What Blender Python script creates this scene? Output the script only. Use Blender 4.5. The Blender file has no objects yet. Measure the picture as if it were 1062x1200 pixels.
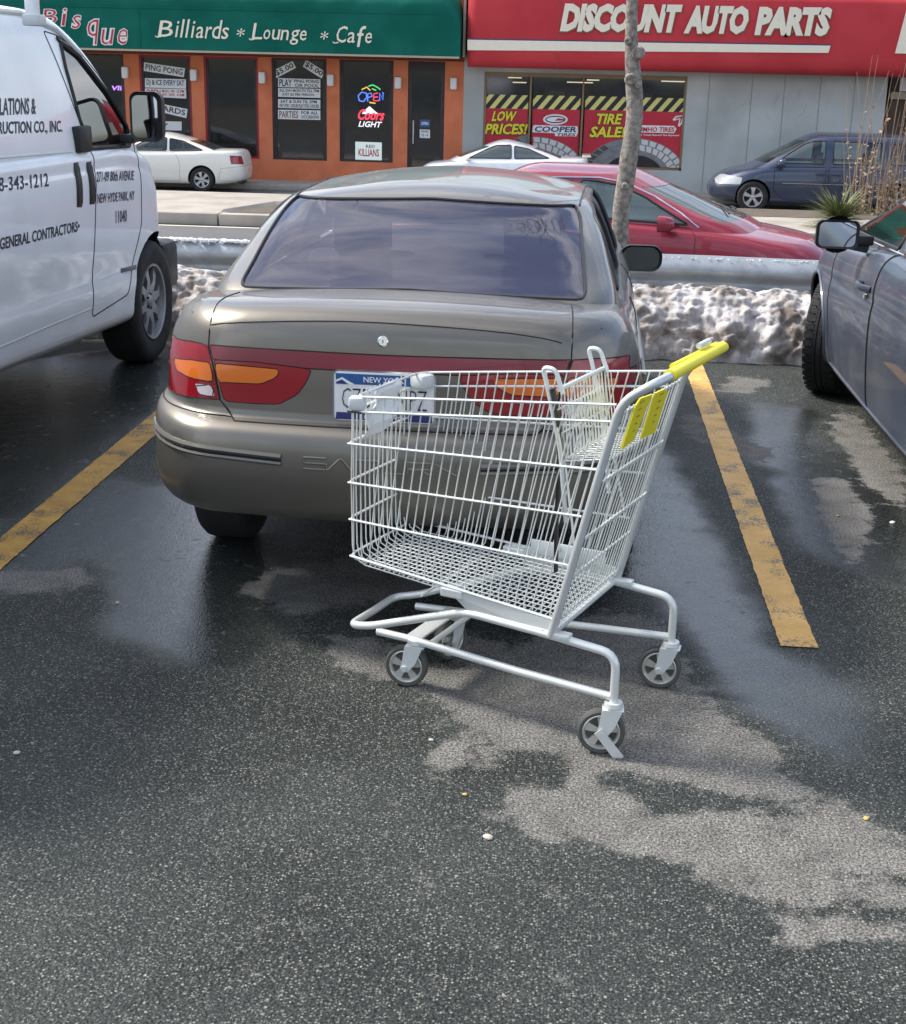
import bpy, bmesh, math, random
import numpy as np
from mathutils import Vector, Matrix
from mathutils.bvhtree import BVHTree
random.seed(4); rng = np.random.default_rng(4)
R = math.radians
SC = bpy.context.scene
COL = SC.collection

# ------------------------------------------------------------------ camera
cd = bpy.data.cameras.new('camera'); cam = bpy.data.objects.new('camera', cd); COL.objects.link(cam)
FOC = 1640.0; CX = 531.0; CY = 600.0; H = 1.75
cd.sensor_fit = 'VERTICAL'; cd.sensor_height = 24.0; cd.lens = 24.0*FOC/1200.0
cd.clip_start = 0.05; cd.clip_end = 2000
vy = Vector((147, 521, -FOC)).normalized()
vz = Vector((1, -0.024, 0)).cross(vy).normalized(); vx = vy.cross(vz)
M3 = Matrix((vx, vy, vz))                      # camera axes -> world
cam.matrix_world = Matrix.Translation((0, 0, H)) @ M3.to_4x4()
SC.camera = cam

# ------------------------------------------------------------------ light
SUN_EL, SUN_AZ = 46.0, -74.0                     # azimuth from +Y towards +X
SC.view_settings.view_transform = 'Standard'; SC.view_settings.look = 'None'
SC.view_settings.exposure = 1.36; SC.view_settings.gamma = 1
w = bpy.data.worlds.new('World'); SC.world = w; w.use_nodes = True
nt = w.node_tree; nd = nt.nodes; lk = nt.links; nd.clear()
wo = nd.new('ShaderNodeOutputWorld'); bg = nd.new('ShaderNodeBackground')
sky = nd.new('ShaderNodeTexSky'); sky.sky_type = 'NISHITA'; sky.sun_disc = False
sky.sun_elevation = R(SUN_EL); sky.sun_rotation = R(SUN_AZ); sky.dust_density = 2.0
tc = nd.new('ShaderNodeTexCoord'); mp = nd.new('ShaderNodeMapping'); mp.inputs['Scale'].default_value = (1.2, 1.2, 3.2)
no = nd.new('ShaderNodeTexNoise'); no.inputs['Scale'].default_value = 1.7; no.inputs['Detail'].default_value = 7; no.inputs['Roughness'].default_value = .58
cr = nd.new('ShaderNodeValToRGB'); cr.color_ramp.elements[0].position = .45; cr.color_ramp.elements[1].position = .66
mx = nd.new('ShaderNodeMixRGB'); mx.inputs[2].default_value = (7.4, 7.4, 7.7, 1)
lk.new(tc.outputs['Generated'], mp.inputs[0]); lk.new(mp.outputs[0], no.inputs[0]); lk.new(no.outputs[0], cr.inputs[0])
lk.new(cr.outputs[0], mx.inputs[0]); lk.new(sky.outputs[0], mx.inputs[1]); lk.new(mx.outputs[0], bg.inputs[0]); lk.new(bg.outputs[0], wo.inputs[0])
bg.inputs[1].default_value = 0.10
sl = bpy.data.lights.new('sun', 'SUN'); so = bpy.data.objects.new('sun', sl); COL.objects.link(so)
sl.energy = 1.9; sl.angle = R(9); sl.color = (1, .95, .88)
sd = Vector((math.sin(R(SUN_AZ))*math.cos(R(SUN_EL)), math.cos(R(SUN_AZ))*math.cos(R(SUN_EL)), math.sin(R(SUN_EL))))
so.rotation_euler = sd.to_track_quat('Z', 'Y').to_euler(); so.location = sd*50

# ------------------------------------------------------------------ measuring helpers
def ray(px, py): return M3 @ Vector((px-CX, -(py-CY), -FOC))
def at(px, py, ax, val):
    """the real-world point seen at a pixel of the photograph, on the plane axis = val"""
    d = ray(px, py); c = Vector((0, 0, H)); return c + d*((val-c[ax])/d[ax])

# ------------------------------------------------------------------ materials
MATS = {}
def mat(name, col, rough=.5, metal=0, spec=.5, coat=0, noise=None, bump=None, emit=None, coatr=.03):
    """noise=(scale, amount, dark colour)  bump=(scale, strength)"""
    m = bpy.data.materials.new(name); m.use_nodes = True; t = m.node_tree; b = t.nodes['Principled BSDF']
    b.inputs['Base Color'].default_value = (*col, 1); b.inputs['Roughness'].default_value = rough
    b.inputs['Metallic'].default_value = metal; b.inputs['Specular IOR Level'].default_value = spec
    b.inputs['Coat Weight'].default_value = coat; b.inputs['Coat Roughness'].default_value = coatr
    tcn = t.nodes.new('ShaderNodeTexCoord')
    if noise is None: noise = (9, .12, tuple(c*.7 for c in col))
    n = t.nodes.new('ShaderNodeTexNoise'); n.inputs['Scale'].default_value = noise[0]; n.inputs['Detail'].default_value = 6
    t.links.new(tcn.outputs['Object'], n.inputs[0])
    rp = t.nodes.new('ShaderNodeValToRGB'); rp.color_ramp.elements[0].position = .38; rp.color_ramp.elements[1].position = .68
    t.links.new(n.outputs[0], rp.inputs[0])
    ml = t.nodes.new('ShaderNodeMath'); ml.operation = 'MULTIPLY'; ml.inputs[1].default_value = noise[1]
    t.links.new(rp.outputs[0], ml.inputs[0])
    mi = t.nodes.new('ShaderNodeMixRGB'); mi.inputs[1].default_value = (*col, 1); mi.inputs[2].default_value = (*noise[2], 1)
    t.links.new(ml.outputs[0], mi.inputs[0]); t.links.new(mi.outputs[0], b.inputs['Base Color'])
    ra = t.nodes.new('ShaderNodeMath'); ra.operation = 'MULTIPLY_ADD'; ra.inputs[1].default_value = .18*min(1, rough*2); ra.inputs[2].default_value = rough
    t.links.new(rp.outputs[0], ra.inputs[0]); t.links.new(ra.outputs[0], b.inputs['Roughness'])
    if bump:
        n2 = t.nodes.new('ShaderNodeTexNoise'); n2.inputs['Scale'].default_value = bump[0]; n2.inputs['Detail'].default_value = 4
        t.links.new(tcn.outputs['Object'], n2.inputs[0])
        bp = t.nodes.new('ShaderNodeBump'); bp.inputs['Strength'].default_value = bump[1]; bp.inputs['Distance'].default_value = .01
        t.links.new(n2.outputs[0], bp.inputs['Height']); t.links.new(bp.outputs[0], b.inputs['Normal'])
    if emit:
        b.inputs['Emission Color'].default_value = (*emit[0], 1); b.inputs['Emission Strength'].default_value = emit[1]
    MATS[name] = m; return m
def glass(name, tint, refl=.08, rough=.02, pane=0.0, panecol=(.5, .5, .6)):
    m = bpy.data.materials.new(name); m.use_nodes = True; t = m.node_tree; t.nodes.clear()
    o = t.nodes.new('ShaderNodeOutputMaterial'); tr = t.nodes.new('ShaderNodeBsdfTransparent'); tr.inputs[0].default_value = (*tint, 1)
    gl = t.nodes.new('ShaderNodeBsdfGlossy'); gl.inputs['Roughness'].default_value = rough
    lw = t.nodes.new('ShaderNodeFresnel'); lw.inputs[0].default_value = 1.5
    ad = t.nodes.new('ShaderNodeMath'); ad.operation = 'ADD'; ad.inputs[1].default_value = refl; ad.use_clamp = True
    t.links.new(lw.outputs[0], ad.inputs[0])
    base = tr.outputs[0]
    if pane > 0:      # film that scatters light: grime, and on rear_window a painted sky reflection
        df = t.nodes.new('ShaderNodeBsdfDiffuse'); df.inputs[0].default_value = (*panecol, 1)
        m1 = t.nodes.new('ShaderNodeMixShader'); m1.inputs[0].default_value = pane
        t.links.new(tr.outputs[0], m1.inputs[1]); t.links.new(df.outputs[0], m1.inputs[2]); base = m1.outputs[0]
    mx = t.nodes.new('ShaderNodeMixShader'); t.links.new(ad.outputs[0], mx.inputs[0]); t.links.new(base, mx.inputs[1]); t.links.new(gl.outputs[0], mx.inputs[2])
    t.links.new(mx.outputs[0], o.inputs[0]); MATS[name] = m; return m

mat('cart_white', (.72, .75, .73), .28, .3, noise=(14, .35, (.6, .61, .56)))
mat('cart_tube', (.58, .61, .61), .3, .35, noise=(12, .5, (.42, .42, .38)))
mat('cart_yellow', (.82, .72, .02), .4)
mat('cart_yellow_mark', (.25, .2, .02), .5)
mat('inky_badge', (.12, .11, .14), .4)
mat('plastic_grey', (.6, .64, .63), .45)
mat('rubber', (.018, .018, .019), .75, bump=(60, .4))
mat('rubber_grey', (.075, .078, .07), .6)
mat('black_trim', (.012, .012, .013), .45)
mat('gap', (.006, .006, .006), .8)
mat('dark_inside', (.02, .02, .024), .8)
mat('seat_cloth', (.07, .07, .085), .9)
mat('alloy', (.55, .55, .55), .3, .8, noise=(20, .3, (.3, .3, .3)))
mat('wheel_steel', (.34, .35, .37), .38, .6, noise=(15, .4, (.2, .19, .18)))
mat('caster_hub', (.62, .62, .56), .3, .5)
mat('rust', (.25, .11, .05), .8)
mat('chrome', (.75, .75, .77), .12, 1)
mat('mirror_glass', (.75, .78, .8), .03, 1)
mat('dull_mirror', (.16, .18, .18), .12, .9)
mat('tan_paint', (.185, .170, .143), .36, .68, coat=.6, noise=(3, .6, (.145, .132, .11)))
mat('white_paint', (.88, .905, .93), .32, 0, coat=.6, noise=(3, .3, (.62, .63, .65)))
mat('cream_paint', (.80, .78, .70), .3, 0, coat=.7)
mat('slate_paint', (.042, .058, .092), .40, .30, coat=.3, noise=(2.6, .75, (.125, .13, .14)))
mat('red_paint', (.27, .010, .028), .3, .25, coat=.8, noise=(3, .3, (.25, .03, .05)))
mat('blue_paint', (.028, .045, .09), .35, .3, coat=.8, noise=(3, .5, (.05, .06, .075)))
mat('lens_red', (.28, .008, .015), .12, 0, coat=.6, noise=(3, .1, (.2, .005, .01)))
mat('band_red', (.20, .018, .035), .28, 0, coat=.3)
mat('lens_amber', (.70, .16, .015), .15, coat=.6)
mat('lens_white', (.62, .55, .55), .15, coat=.6)
mat('head_lens', (.42, .44, .46), .1, coat=1)
mat('plate_white', (.78, .79, .80), .4)
mat('plate_blue', (.02, .09, .26), .4)
mat('plate_navy', (.03, .035, .16), .4)
mat('ink', (.02, .02, .03), .5)
mat('ink_faded', (.05, .035, .05), .6, noise=(40, .35, (.22, .22, .24)))
mat('paper', (.72, .74, .74), .7, bump=(14, .3))
mat('paper_pink', (.6, .42, .46), .7)
mat('concrete', (.36, .33, .29), .85, noise=(5, .5, (.24, .22, .19)), bump=(40, .25))
mat('concrete_pale', (.42, .385, .33), .9, noise=(1.6, .7, (.27, .24, .205)), bump=(40, .25))
mat('soil', (.14, .115, .09), .95, noise=(14, .6, (.07, .055, .04)), bump=(18, 1.0))
mat('street', (.125, .125, .125), .75, noise=(1.2, .5, (.10, .10, .105)), bump=(120, .3))
mat('galv', (.42, .45, .47), .48, .65, noise=(7, .6, (.24, .27, .30)), bump=(30, .1))
mat('frost', (.80, .82, .83), .6, bump=(30, 1))
mat('bark', (.30, .27, .235), .9, noise=(26, .85, (.10, .08, .065)), bump=(60, .9))
mat('orange_wall', (.66, .20, .09), .8, noise=(2.5, .6, (.50, .14, .065)), bump=(50, .15))
mat('orange_dark', (.20, .055, .03), .8)
mat('grey_wall', (.50, .535, .52), .85, noise=(.9, .8, (.33, .355, .345)), bump=(30, .2))
mat('green_canvas', (.004, .125, .092), .8, spec=.2, noise=(1.4, .7, (.003, .08, .06)), bump=(5, .35))
mat('red_canvas', (.52, .045, .055), .65, spec=.25, noise=(1.1, .6, (.40, .028, .038)), bump=(4, .2))
mat('cream_vinyl', (.80, .74, .60), .55)
mat('gold_shadow', (.22, .10, .05), .6)
mat('navy_vinyl', (.04, .05, .14), .6)
mat('white_vinyl', (.80, .80, .78), .5)
mat('red_vinyl', (.50, .015, .04), .5, noise=(3, .3, (.40, .01, .03)))
mat('yellow_vinyl', (.78, .68, .03), .5)
mat('yellow_pale', (.70, .66, .22), .5)
mat('black_vinyl', (.015, .015, .018), .5)
mat('grey_tread', (.23, .24, .25), .6, noise=(8, .6, (.10, .10, .11)))
mat('light_tread', (.62, .62, .60), .6)
mat('beige_trim', (.42, .38, .30), .7)
mat('brass', (.24, .18, .10), .6, .2)
mat('dark_frame', (.035, .025, .025), .5)
mat('red_frame', (.30, .012, .03), .45)
mat('lamp_white', (.72, .72, .70), .4)
mat('shop_dark', (.055, .052, .048), .9, noise=(1.5, .7, (.02, .02, .02)))
mat('shelf', (.14, .10, .08), .8)
mat('neon_red', (.9, .1, .15), .5, emit=((1, .05, .1), 0.66))
mat('neon_blue', (.1, .2, .9), .5, emit=((.12, .25, 1), 0.66))
mat('neon_green', (.1, .7, .2), .5, emit=((.1, .8, .25), 0.55))
mat('neon_amber', (.9, .6, .1), .5, emit=((1, .55, .08), 0.55))
mat('neon_white', (.9, .9, .9), .5, emit=((.9, .9, 1), 0.66))
mat('neon_violet', (.6, .3, .9), .5, emit=((.55, .25, 1), 0.83))
mat('tube_light', (.9, .8, .6), .5, emit=((1, .85, .6), 0.44))
mat('sign_glow', (.55, .62, .6), .5, emit=((.6, .7, .68), 0.19))
mat('leaf_green', (.10, .13, .04), .6, noise=(3, .8, (.24, .23, .10)))
mat('dry_stem', (.30, .22, .15), .9, noise=(6, .5, (.2, .14, .09)))
mat('dry_leaf', (.33, .21, .14), .9, noise=(5, .7, (.42, .34, .24)))
mat('litter', (.5, .45, .38), .8)
mat('gold', (.6, .4, .12), .5)
glass('rear_window', (.72, .70, .80), .05, .03, .12, (.18, .16, .32))  # bluish film colour paints reflected sky into the pane
glass('car_glass', (.72, .78, .76), .05, .02, .03, (.3, .4, .38))
glass('green_glass', (.40, .50, .47), .06, .02, .22, (.32, .42, .40))
glass('van_glass', (.16, .18, .20), .16, .02)
glass('shop_glass', (.70, .74, .74), .05, .05, .05, (.2, .22, .22))

# ------------------------------------------------------------------ mesh builder
class MB:
    def __init__(s): s.v = []; s.f = []; s.m = []; s.mats = []; s.cur = 0
    def use(s, name):
        if name not in s.mats: s.mats.append(name)
        s.cur = s.mats.index(name); return s
    def add(s, vs, fs):
        b = len(s.v); s.v += [tuple(v) for v in vs]; s.f += [tuple(i+b for i in f) for f in fs]; s.m += [s.cur]*len(fs); return s
    def box(s, c, d, M=None, bev=0):
        x, y, z = d[0]/2, d[1]/2, d[2]/2
        if bev:
            bm = bmesh.new(); bmesh.ops.create_cube(bm, size=1)
            for v in bm.verts: v.co = Vector((v.co.x*d[0], v.co.y*d[1], v.co.z*d[2]))
            bmesh.ops.bevel(bm, geom=bm.edges[:], offset=bev, segments=2, profile=.5, affect='EDGES')
            vs = [v.co.copy() for v in bm.verts]; bm.verts.index_update(); fs = [[v.index for v in f.verts] for f in bm.faces]; bm.free()
        else:
            vs = [Vector((i, j, k)) for i in (-x, x) for j in (-y, y) for k in (-z, z)]
            fs = [(0, 1, 3, 2), (4, 6, 7, 5), (0, 4, 5, 1), (2, 3, 7, 6), (0, 2, 6, 4), (1, 5, 7, 3)]
        if M: vs = [M @ v for v in vs]
        return s.add([v+Vector(c) for v in vs], fs)
    def bx(s, a, b, bev=0):
        a = Vector(a); b = Vector(b); return s.box((a+b)/2, [abs(b[i]-a[i]) for i in range(3)], bev=bev)
    def tube(s, path, r, n=8, closed=False, caps=True, flat=1.0):
        P = [Vector(p) for p in path]; N = len(P)
        rr = r if hasattr(r, '__len__') else [r]*N
        T = []
        for i in range(N):
            a = P[(i-1) % N] if (closed or i > 0) else P[i]; b = P[(i+1) % N] if (closed or i < N-1) else P[i]
            d = (b-a); T.append(d.normalized() if d.length > 1e-9 else Vector((0, 0, 1)))
        up = Vector((0, 0, 1)) if abs(T[0].z) < .9 else Vector((1, 0, 0))
        nrm = T[0].cross(up).normalized(); vs = []
        for i in range(N):
            nrm = (nrm - T[i]*nrm.dot(T[i]))
            nrm = nrm.normalized() if nrm.length > 1e-6 else T[i].orthogonal().normalized()
            bi = T[i].cross(nrm)
            for k in range(n):
                a = 2*math.pi*k/n; vs.append(P[i]+(nrm*math.cos(a)+bi*math.sin(a)*flat)*rr[i])
        fs = []
        for i in range(N if closed else N-1):
            j = (i+1) % N
            for k in range(n): fs.append((i*n+k, i*n+(k+1) % n, j*n+(k+1) % n, j*n+k))
        if caps and not closed: fs.append(tuple(range(n))[::-1]); fs.append(tuple((N-1)*n+k for k in range(n)))
        return s.add(vs, fs)
    def bar(s, a, b, r, n=8): return s.tube([a, b], r, n)
    def lathe(s, prof, c, ax, n=32, close=False):
        """prof = [(radius, along axis)]"""
        A = Vector(ax).normalized(); U = A.orthogonal().normalized(); V = A.cross(U); vs = []; c = Vector(c)
        for r, h in prof:
            for k in range(n):
                a = 2*math.pi*k/n; vs.append(c+A*h+(U*math.cos(a)+V*math.sin(a))*r)
        K = len(prof); fs = []
        for i in range(K if close else K-1):
            j = (i+1) % K
            for k in range(n): fs.append((i*n+k, i*n+(k+1) % n, j*n+(k+1) % n, j*n+k))
        return s.add(vs, fs)
    def poly(s, pts, ext=None):
        """flat polygon, or a prism when ext is an extrusion vector"""
        P = [Vector(p) for p in pts]; n = len(P)
        if ext is None: return s.add(P, [tuple(range(n))])
        E = Vector(ext); vs = P+[p+E for p in P]
        return s.add(vs, [tuple(range(n))[::-1], tuple(range(n, 2*n))]+[(i, (i+1) % n, n+(i+1) % n, n+i) for i in range(n)])
    def bm(s):
        b = bmesh.new(); vs = [b.verts.new(v) for v in s.v]
        for f, m in zip(s.f, s.m):
            try: fc = b.faces.new([vs[i] for i in f]); fc.material_index = m
            except ValueError: pass
        return b
    def build(s, name, parent=None, smooth=True, world=True, ang=40, label=None, merge=False):
        me = bpy.data.meshes.new(name); off = Vector((0, 0, 0)); q = parent if world else None
        while q is not None: off = off+q.location; q = q.parent
        me.from_pydata([tuple(Vector(v)-off) for v in s.v], [], s.f)
        for m in s.mats: me.materials.append(MATS[m])
        me.polygons.foreach_set('material_index', s.m); me.update()
        b = bmesh.new(); b.from_mesh(me)
        if merge: bmesh.ops.remove_doubles(b, verts=b.verts[:], dist=1e-5)
        bmesh.ops.recalc_face_normals(b, faces=b.faces[:]); b.to_mesh(me); b.free()
        if smooth:
            me.polygons.foreach_set('use_smooth', [True]*len(me.polygons)); me.set_sharp_from_angle(angle=R(ang))
        o = bpy.data.objects.new(name, me); COL.objects.link(o)
        if parent is not None: o.parent = parent
        if label: o['label'] = label
        return o
def thing(name, label, cat, loc=(0, 0, 0), rz=0, group=None):
    o = bpy.data.objects.new(name, None); COL.objects.link(o); o.empty_display_size = .2
    o.location = loc; o.rotation_euler = (0, 0, rz); return tag(o, label, cat, group)
def tag(o, label, cat, group=None, kind=None):
    if label: o['label'] = label
    if cat: o['category'] = cat
    if group: o['group'] = group
    if kind: o['kind'] = kind
    return o
def struct(o): o['kind'] = 'structure'; return o

# ------------------------------------------------------------------ lettering
def text_geo(st, bold=0.0, space=1.0):
    c = bpy.data.curves.new('t', 'FONT'); c.body = st; c.size = 1; c.offset = bold; c.resolution_u = 2; c.space_character = space
    o = bpy.data.objects.new('t', c); COL.objects.link(o)
    dg = bpy.context.evaluated_depsgraph_get(); me = bpy.data.meshes.new_from_object(o.evaluated_get(dg))
    vs = [v.co.copy() for v in me.vertices]; fs = [tuple(p.vertices) for p in me.polygons]
    bpy.data.objects.remove(o); bpy.data.curves.remove(c); bpy.data.meshes.remove(me); return vs, fs
def text(mb, st, BL, BR, TL, bold=0.0, lift=0.0, grow=0.0, shear=0.0, space=1.0, arc=0.0):
    """letters fitted into the parallelogram BL-BR-TL, raised lift along its normal"""
    BL, BR, TL = Vector(BL), Vector(BR), Vector(TL); v0, f0 = text_geo(st, bold, space)
    xs = [v.x for v in v0]; ys = [v.y for v in v0]; x0, x1, y0, y1 = min(xs), max(xs), min(ys), max(ys)
    if grow:
        v0, f0 = text_geo(st, bold+grow, space)
    U = BR-BL; V = TL-BL; N = U.cross(V).normalized(); vs = []
    for v in v0:
        a = (v.x-x0)/(x1-x0); b = (v.y-y0)/(y1-y0)
        vs.append(BL+U*(a+shear*b*V.length/U.length)+V*(b+arc*(a-.5)**2)+N*lift)
    return mb.add(vs, f0)
# ------------------------------------------------------------------ car bodies
def catmull(K, subs):
    """K: (k,N,3) rings -> dense rings"""
    out = []; k = len(K)
    for i in range(k-1):
        p0 = K[i-1] if i > 0 else 2*K[i]-K[i+1]; p1 = K[i]; p2 = K[i+1]; p3 = K[i+2] if i < k-2 else 2*K[i+1]-K[i]
        d1 = max(np.abs(p1-p0).mean(), 1e-4); d2 = max(np.abs(p2-p1).mean(), 1e-4); d3 = max(np.abs(p3-p2).mean(), 1e-4)
        m1 = ((p2-p1)/d2*d1+(p1-p0)/d1*d2)/(d1+d2)*d2; m2 = ((p3-p2)/d3*d2+(p2-p1)/d2*d3)/(d2+d3)*d2
        n = subs[i] if hasattr(subs, '__len__') else subs
        for j in range(n):
            t = j/n; out.append((2*t**3-3*t*t+1)*p1+(t**3-2*t*t+t)*m1+(-2*t**3+3*t*t)*p2+(t**3-t*t)*m2)
    out.append(K[-1]); return out
def prof(pts):
    xs = [p[0] for p in pts]; ys = [p[1] for p in pts]
    # smooth (cosine-free) pchip-like interpolation through numpy linear on a fine smoothed table
    X = np.linspace(xs[0], xs[-1], 400); Y = np.interp(X, xs, ys); k = 9
    Y = np.convolve(np.pad(Y, k, mode='edge'), np.ones(2*k+1)/(2*k+1), 'valid')
    return lambda y: np.interp(y, X, Y)
CNT = (6, 9, 34, 9, 6)
def ring(L):
    W, yr, yf = L['W'], L['yr'], L['yf']; rx, ry = L.get('r', (.3, .5)); fx, fy = L.get('f', (.35, .6)); c, cf = L.get('cr', .07), L.get('cf', .12)
    tot = ry+fy+c+cf; av = (yf-yr)*.86
    if tot > av: q_ = av/tot; ry, fy, c, cf = ry*q_, fy*q_, c*q_, cf*q_
    n = 2/L.get('n', 2.0); P = []
    for i in range(CNT[0]): x = (W-rx)*i/CNT[0]; P.append((x, yr+c*(x/W)**2))
    for i in range(CNT[1]+1):
        a = math.pi/2*i/CNT[1]; s, q = math.sin(a)**n, max(0, math.cos(a))**n; x = W-rx+rx*s; P.append((x, yr+ry*(1-q)+c*(x/W)**2))
    y0 = P[-1][1]; y1 = yf-fy-cf
    for i in range(1, CNT[2]): P.append((W, y0+(y1-y0)*i/CNT[2]))
    for i in range(CNT[3]+1):
        a = math.pi/2*(1-i/CNT[3]); s, q = math.sin(a)**n, max(0, math.cos(a))**n; x = W-fx+fx*s; P.append((x, yf-fy*(1-q)-cf*(x/W)**2))
    for i in range(1, CNT[4]+1): x = (W-fx)*(1-i/CNT[4]); P.append((x, yf-cf*(x/W)**2))
    P = np.array(P); ym = (yr+yf)/2; hl = (yf-yr)/2; bow = L.get('bow', .03)
    P[:, 0] *= 1-bow*((P[:, 1]-ym)/hl)**2
    z = L['z']; crn = L.get('crown', 0.0)
    Z = (z(P[:, 1]) if callable(z) else np.full(len(P), float(z))) - crn*(P[:, 0]/W)**2
    h = np.stack([P[:, 0], P[:, 1], Z], 1); m = h[1:-1][::-1]*np.array([-1, 1, 1])
    return np.concatenate([h, m]), h
def loft(mb, levels, subs=4, crown=.03, capW=None, nc=10):
    levels = [dict(L) for L in levels]
    for L, s in zip(levels[-6:], (.04, .15, .35, .6, .85, 1.0)):
        z = L['z']; L['z'] = (lambda y, z=z, s=s: z(y)+crown*s) if callable(z) else z+crown*s; L['crown'] = crown*s
    full = np.array([ring(L)[0] for L in levels]); rings = catmull(full, subs); N = full.shape[1]
    vs = [tuple(p) for r in rings for p in r]; fs = []
    for i in range(len(rings)-1):
        for k in range(N): fs.append((i*N+k, i*N+(k+1) % N, (i+1)*N+(k+1) % N, (i+1)*N+k))
    mb.add(vs, fs)
    h = ring(levels[-1])[1]; W = levels[-1]['W']; vs = []; fs = []; S = np.linspace(-1, 1, 2*nc+1)
    for p in h:
        for s in S: vs.append((p[0]*s, p[1], p[2]+crown*(p[0]**2-(p[0]*s)**2)/W**2))
    q = len(S)
    for j in range(len(h)-1):
        for k in range(q-1): fs.append((j*q+k, j*q+k+1, (j+1)*q+k+1, (j+1)*q+k))
    mb.add(vs, fs)
def inpoly(x, y, P):
    c = False; j = len(P)-1
    for i in range(len(P)):
        if (P[i][1] > y) != (P[j][1] > y) and x < (P[j][0]-P[i][0])*(y-P[i][1])/(P[j][1]-P[i][1])+P[i][0]: c = not c
        j = i
    return c
VIEW = {'R': (0, 2, Vector((0, -1, 0))), 'F': (0, 2, Vector((0, 1, 0))), 'SR': (1, 2, Vector((1, 0, 0))), 'SL': (1, 2, Vector((-1, 0, 0))), 'T': (0, 1, Vector((0, 0, 1)))}
class Body:
    def px(s, root, px, py):
        """point of this body (own axes) that the photograph shows at a pixel"""
        Mi = root.matrix_basis.inverted(); o = Mi @ Vector((0, 0, H)); d = (Mi.to_3x3() @ ray(px, py)).normalized()
        p, n, k, t = s.bvh.ray_cast(o, d); q = 0
        while p is None and q < 40: q += 1; p, n, k, t = s.bvh.ray_cast(o, (Mi.to_3x3() @ ray(px+q*(1 if px < 449 else -1), py)).normalized())
        if q: print('px miss', px, py, q)
        return p
    def __init__(s, mb):
        s.b = mb.bm(); bmesh.ops.remove_doubles(s.b, verts=s.b.verts[:], dist=2e-5); bmesh.ops.dissolve_degenerate(s.b, dist=1e-5, edges=s.b.edges[:])
        bmesh.ops.recalc_face_normals(s.b, faces=s.b.faces[:]); s.b.normal_update()
        s.ref = s.b.copy(); bmesh.ops.triangulate(s.ref, faces=s.ref.faces[:]); s.ref.normal_update(); s.ref.verts.ensure_lookup_table(); s.ref.faces.ensure_lookup_table()
        s.bvh = BVHTree.FromBMesh(s.ref); s.parts = []
    def hit(s, a, b, view, far=None):
        i, j, d = VIEW[view]; o = [0, 0, 0]; o[i] = a; o[j] = b; o = Vector(o)+d*8
        p, n, k, t = s.bvh.ray_cast(o, -d); return (p, n) if p else (None, None)
    def line(s, pts, view, off=.001, step=.03):
        out = []
        for (a, b), (c, e) in zip(pts[:-1], pts[1:]):
            n = max(1, int(math.hypot(c-a, e-b)/step))
            for k in range(n+1):
                if k == 0 and out: continue
                p, nn = s.hit(a+(c-a)*k/n, b+(e-b)*k/n, view)
                if p and (not out or (p-out[-1]).length < .30): out.append(p+nn*off)
        return out
    def cut(s, view, poly, thr=.12, sel=None):
        i, j, d = VIEW[view]; xs = [p[0] for p in poly]; ys = [p[1] for p in poly]; m = .03
        bb = (min(xs)-m, max(xs)+m, min(ys)-m, max(ys)+m)
        def ok(f):
            if f.normal.dot(d) < thr: return False
            lo = [min(v.co[q] for v in f.verts) for q in (i, j)]; hi = [max(v.co[q] for v in f.verts) for q in (i, j)]
            if hi[0] < bb[0] or lo[0] > bb[1] or hi[1] < bb[2] or lo[1] > bb[3]: return False
            return sel is None or sel(f)
        n = len(poly)
        for k in range(n):
            a, c = poly[k], poly[(k+1) % n]; e = Vector((0, 0, 0)); e[i] = c[0]-a[0]; e[j] = c[1]-a[1]
            if e.length < 1e-6: continue
            no_ = e.cross(d).normalized(); co = Vector((0, 0, 0)); co[i] = a[0]; co[j] = a[1]
            fs = [f for f in s.b.faces if ok(f)]
            g = list({*fs, *(x for f in fs for x in f.edges), *(x for f in fs for x in f.verts)})
            bmesh.ops.bisect_plane(s.b, geom=g, dist=1e-5, plane_co=co, plane_no=no_)
        s.b.normal_update()
        out = []
        for f in s.b.faces:
            if ok(f):
                c = f.calc_center_median()
                if inpoly(c[i], c[j], poly): out.append(f)
        return out
    def take(s, faces):
        fs = set(faces); vm = {}; nb = bmesh.new()
        for f in fs:
            vv = []
            for v in f.verts:
                if v not in vm: vm[v] = nb.verts.new(v.co)
                vv.append(vm[v])
            try: nb.faces.new(vv)
            except ValueError: pass
        bmesh.ops.delete(s.b, geom=list(fs), context='FACES'); nb.normal_update(); return nb
    def normals(s, me):
        ns = []
        for v in me.vertices:
            p, n, k, dd = s.bvh.find_nearest(v.co)
            f = s.ref.faces[k]; a, b, c = [x.co for x in f.verts]
            from mathutils.geometry import barycentric_transform
            q = barycentric_transform(p, a, b, c, *[x.normal for x in f.verts])
            ns.append(q.normalized() if q.length > 1e-6 else n)
        return ns
    def make(s, bmx, name, matn, parent, move=0.0, label=None):
        me = bpy.data.meshes.new(name); bmx.to_mesh(me); me.materials.append(MATS[matn])
        me.polygons.foreach_set('use_smooth', [True]*len(me.polygons)); ns = s.normals(me)
        if move:
            for v, n in zip(me.vertices, ns): v.co += n*move
        me.normals_split_custom_set_from_vertices([tuple(n) for n in ns])
        o = bpy.data.objects.new(name, me); COL.objects.link(o); o.parent = parent
        if label: o['label'] = label
        return o
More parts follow.
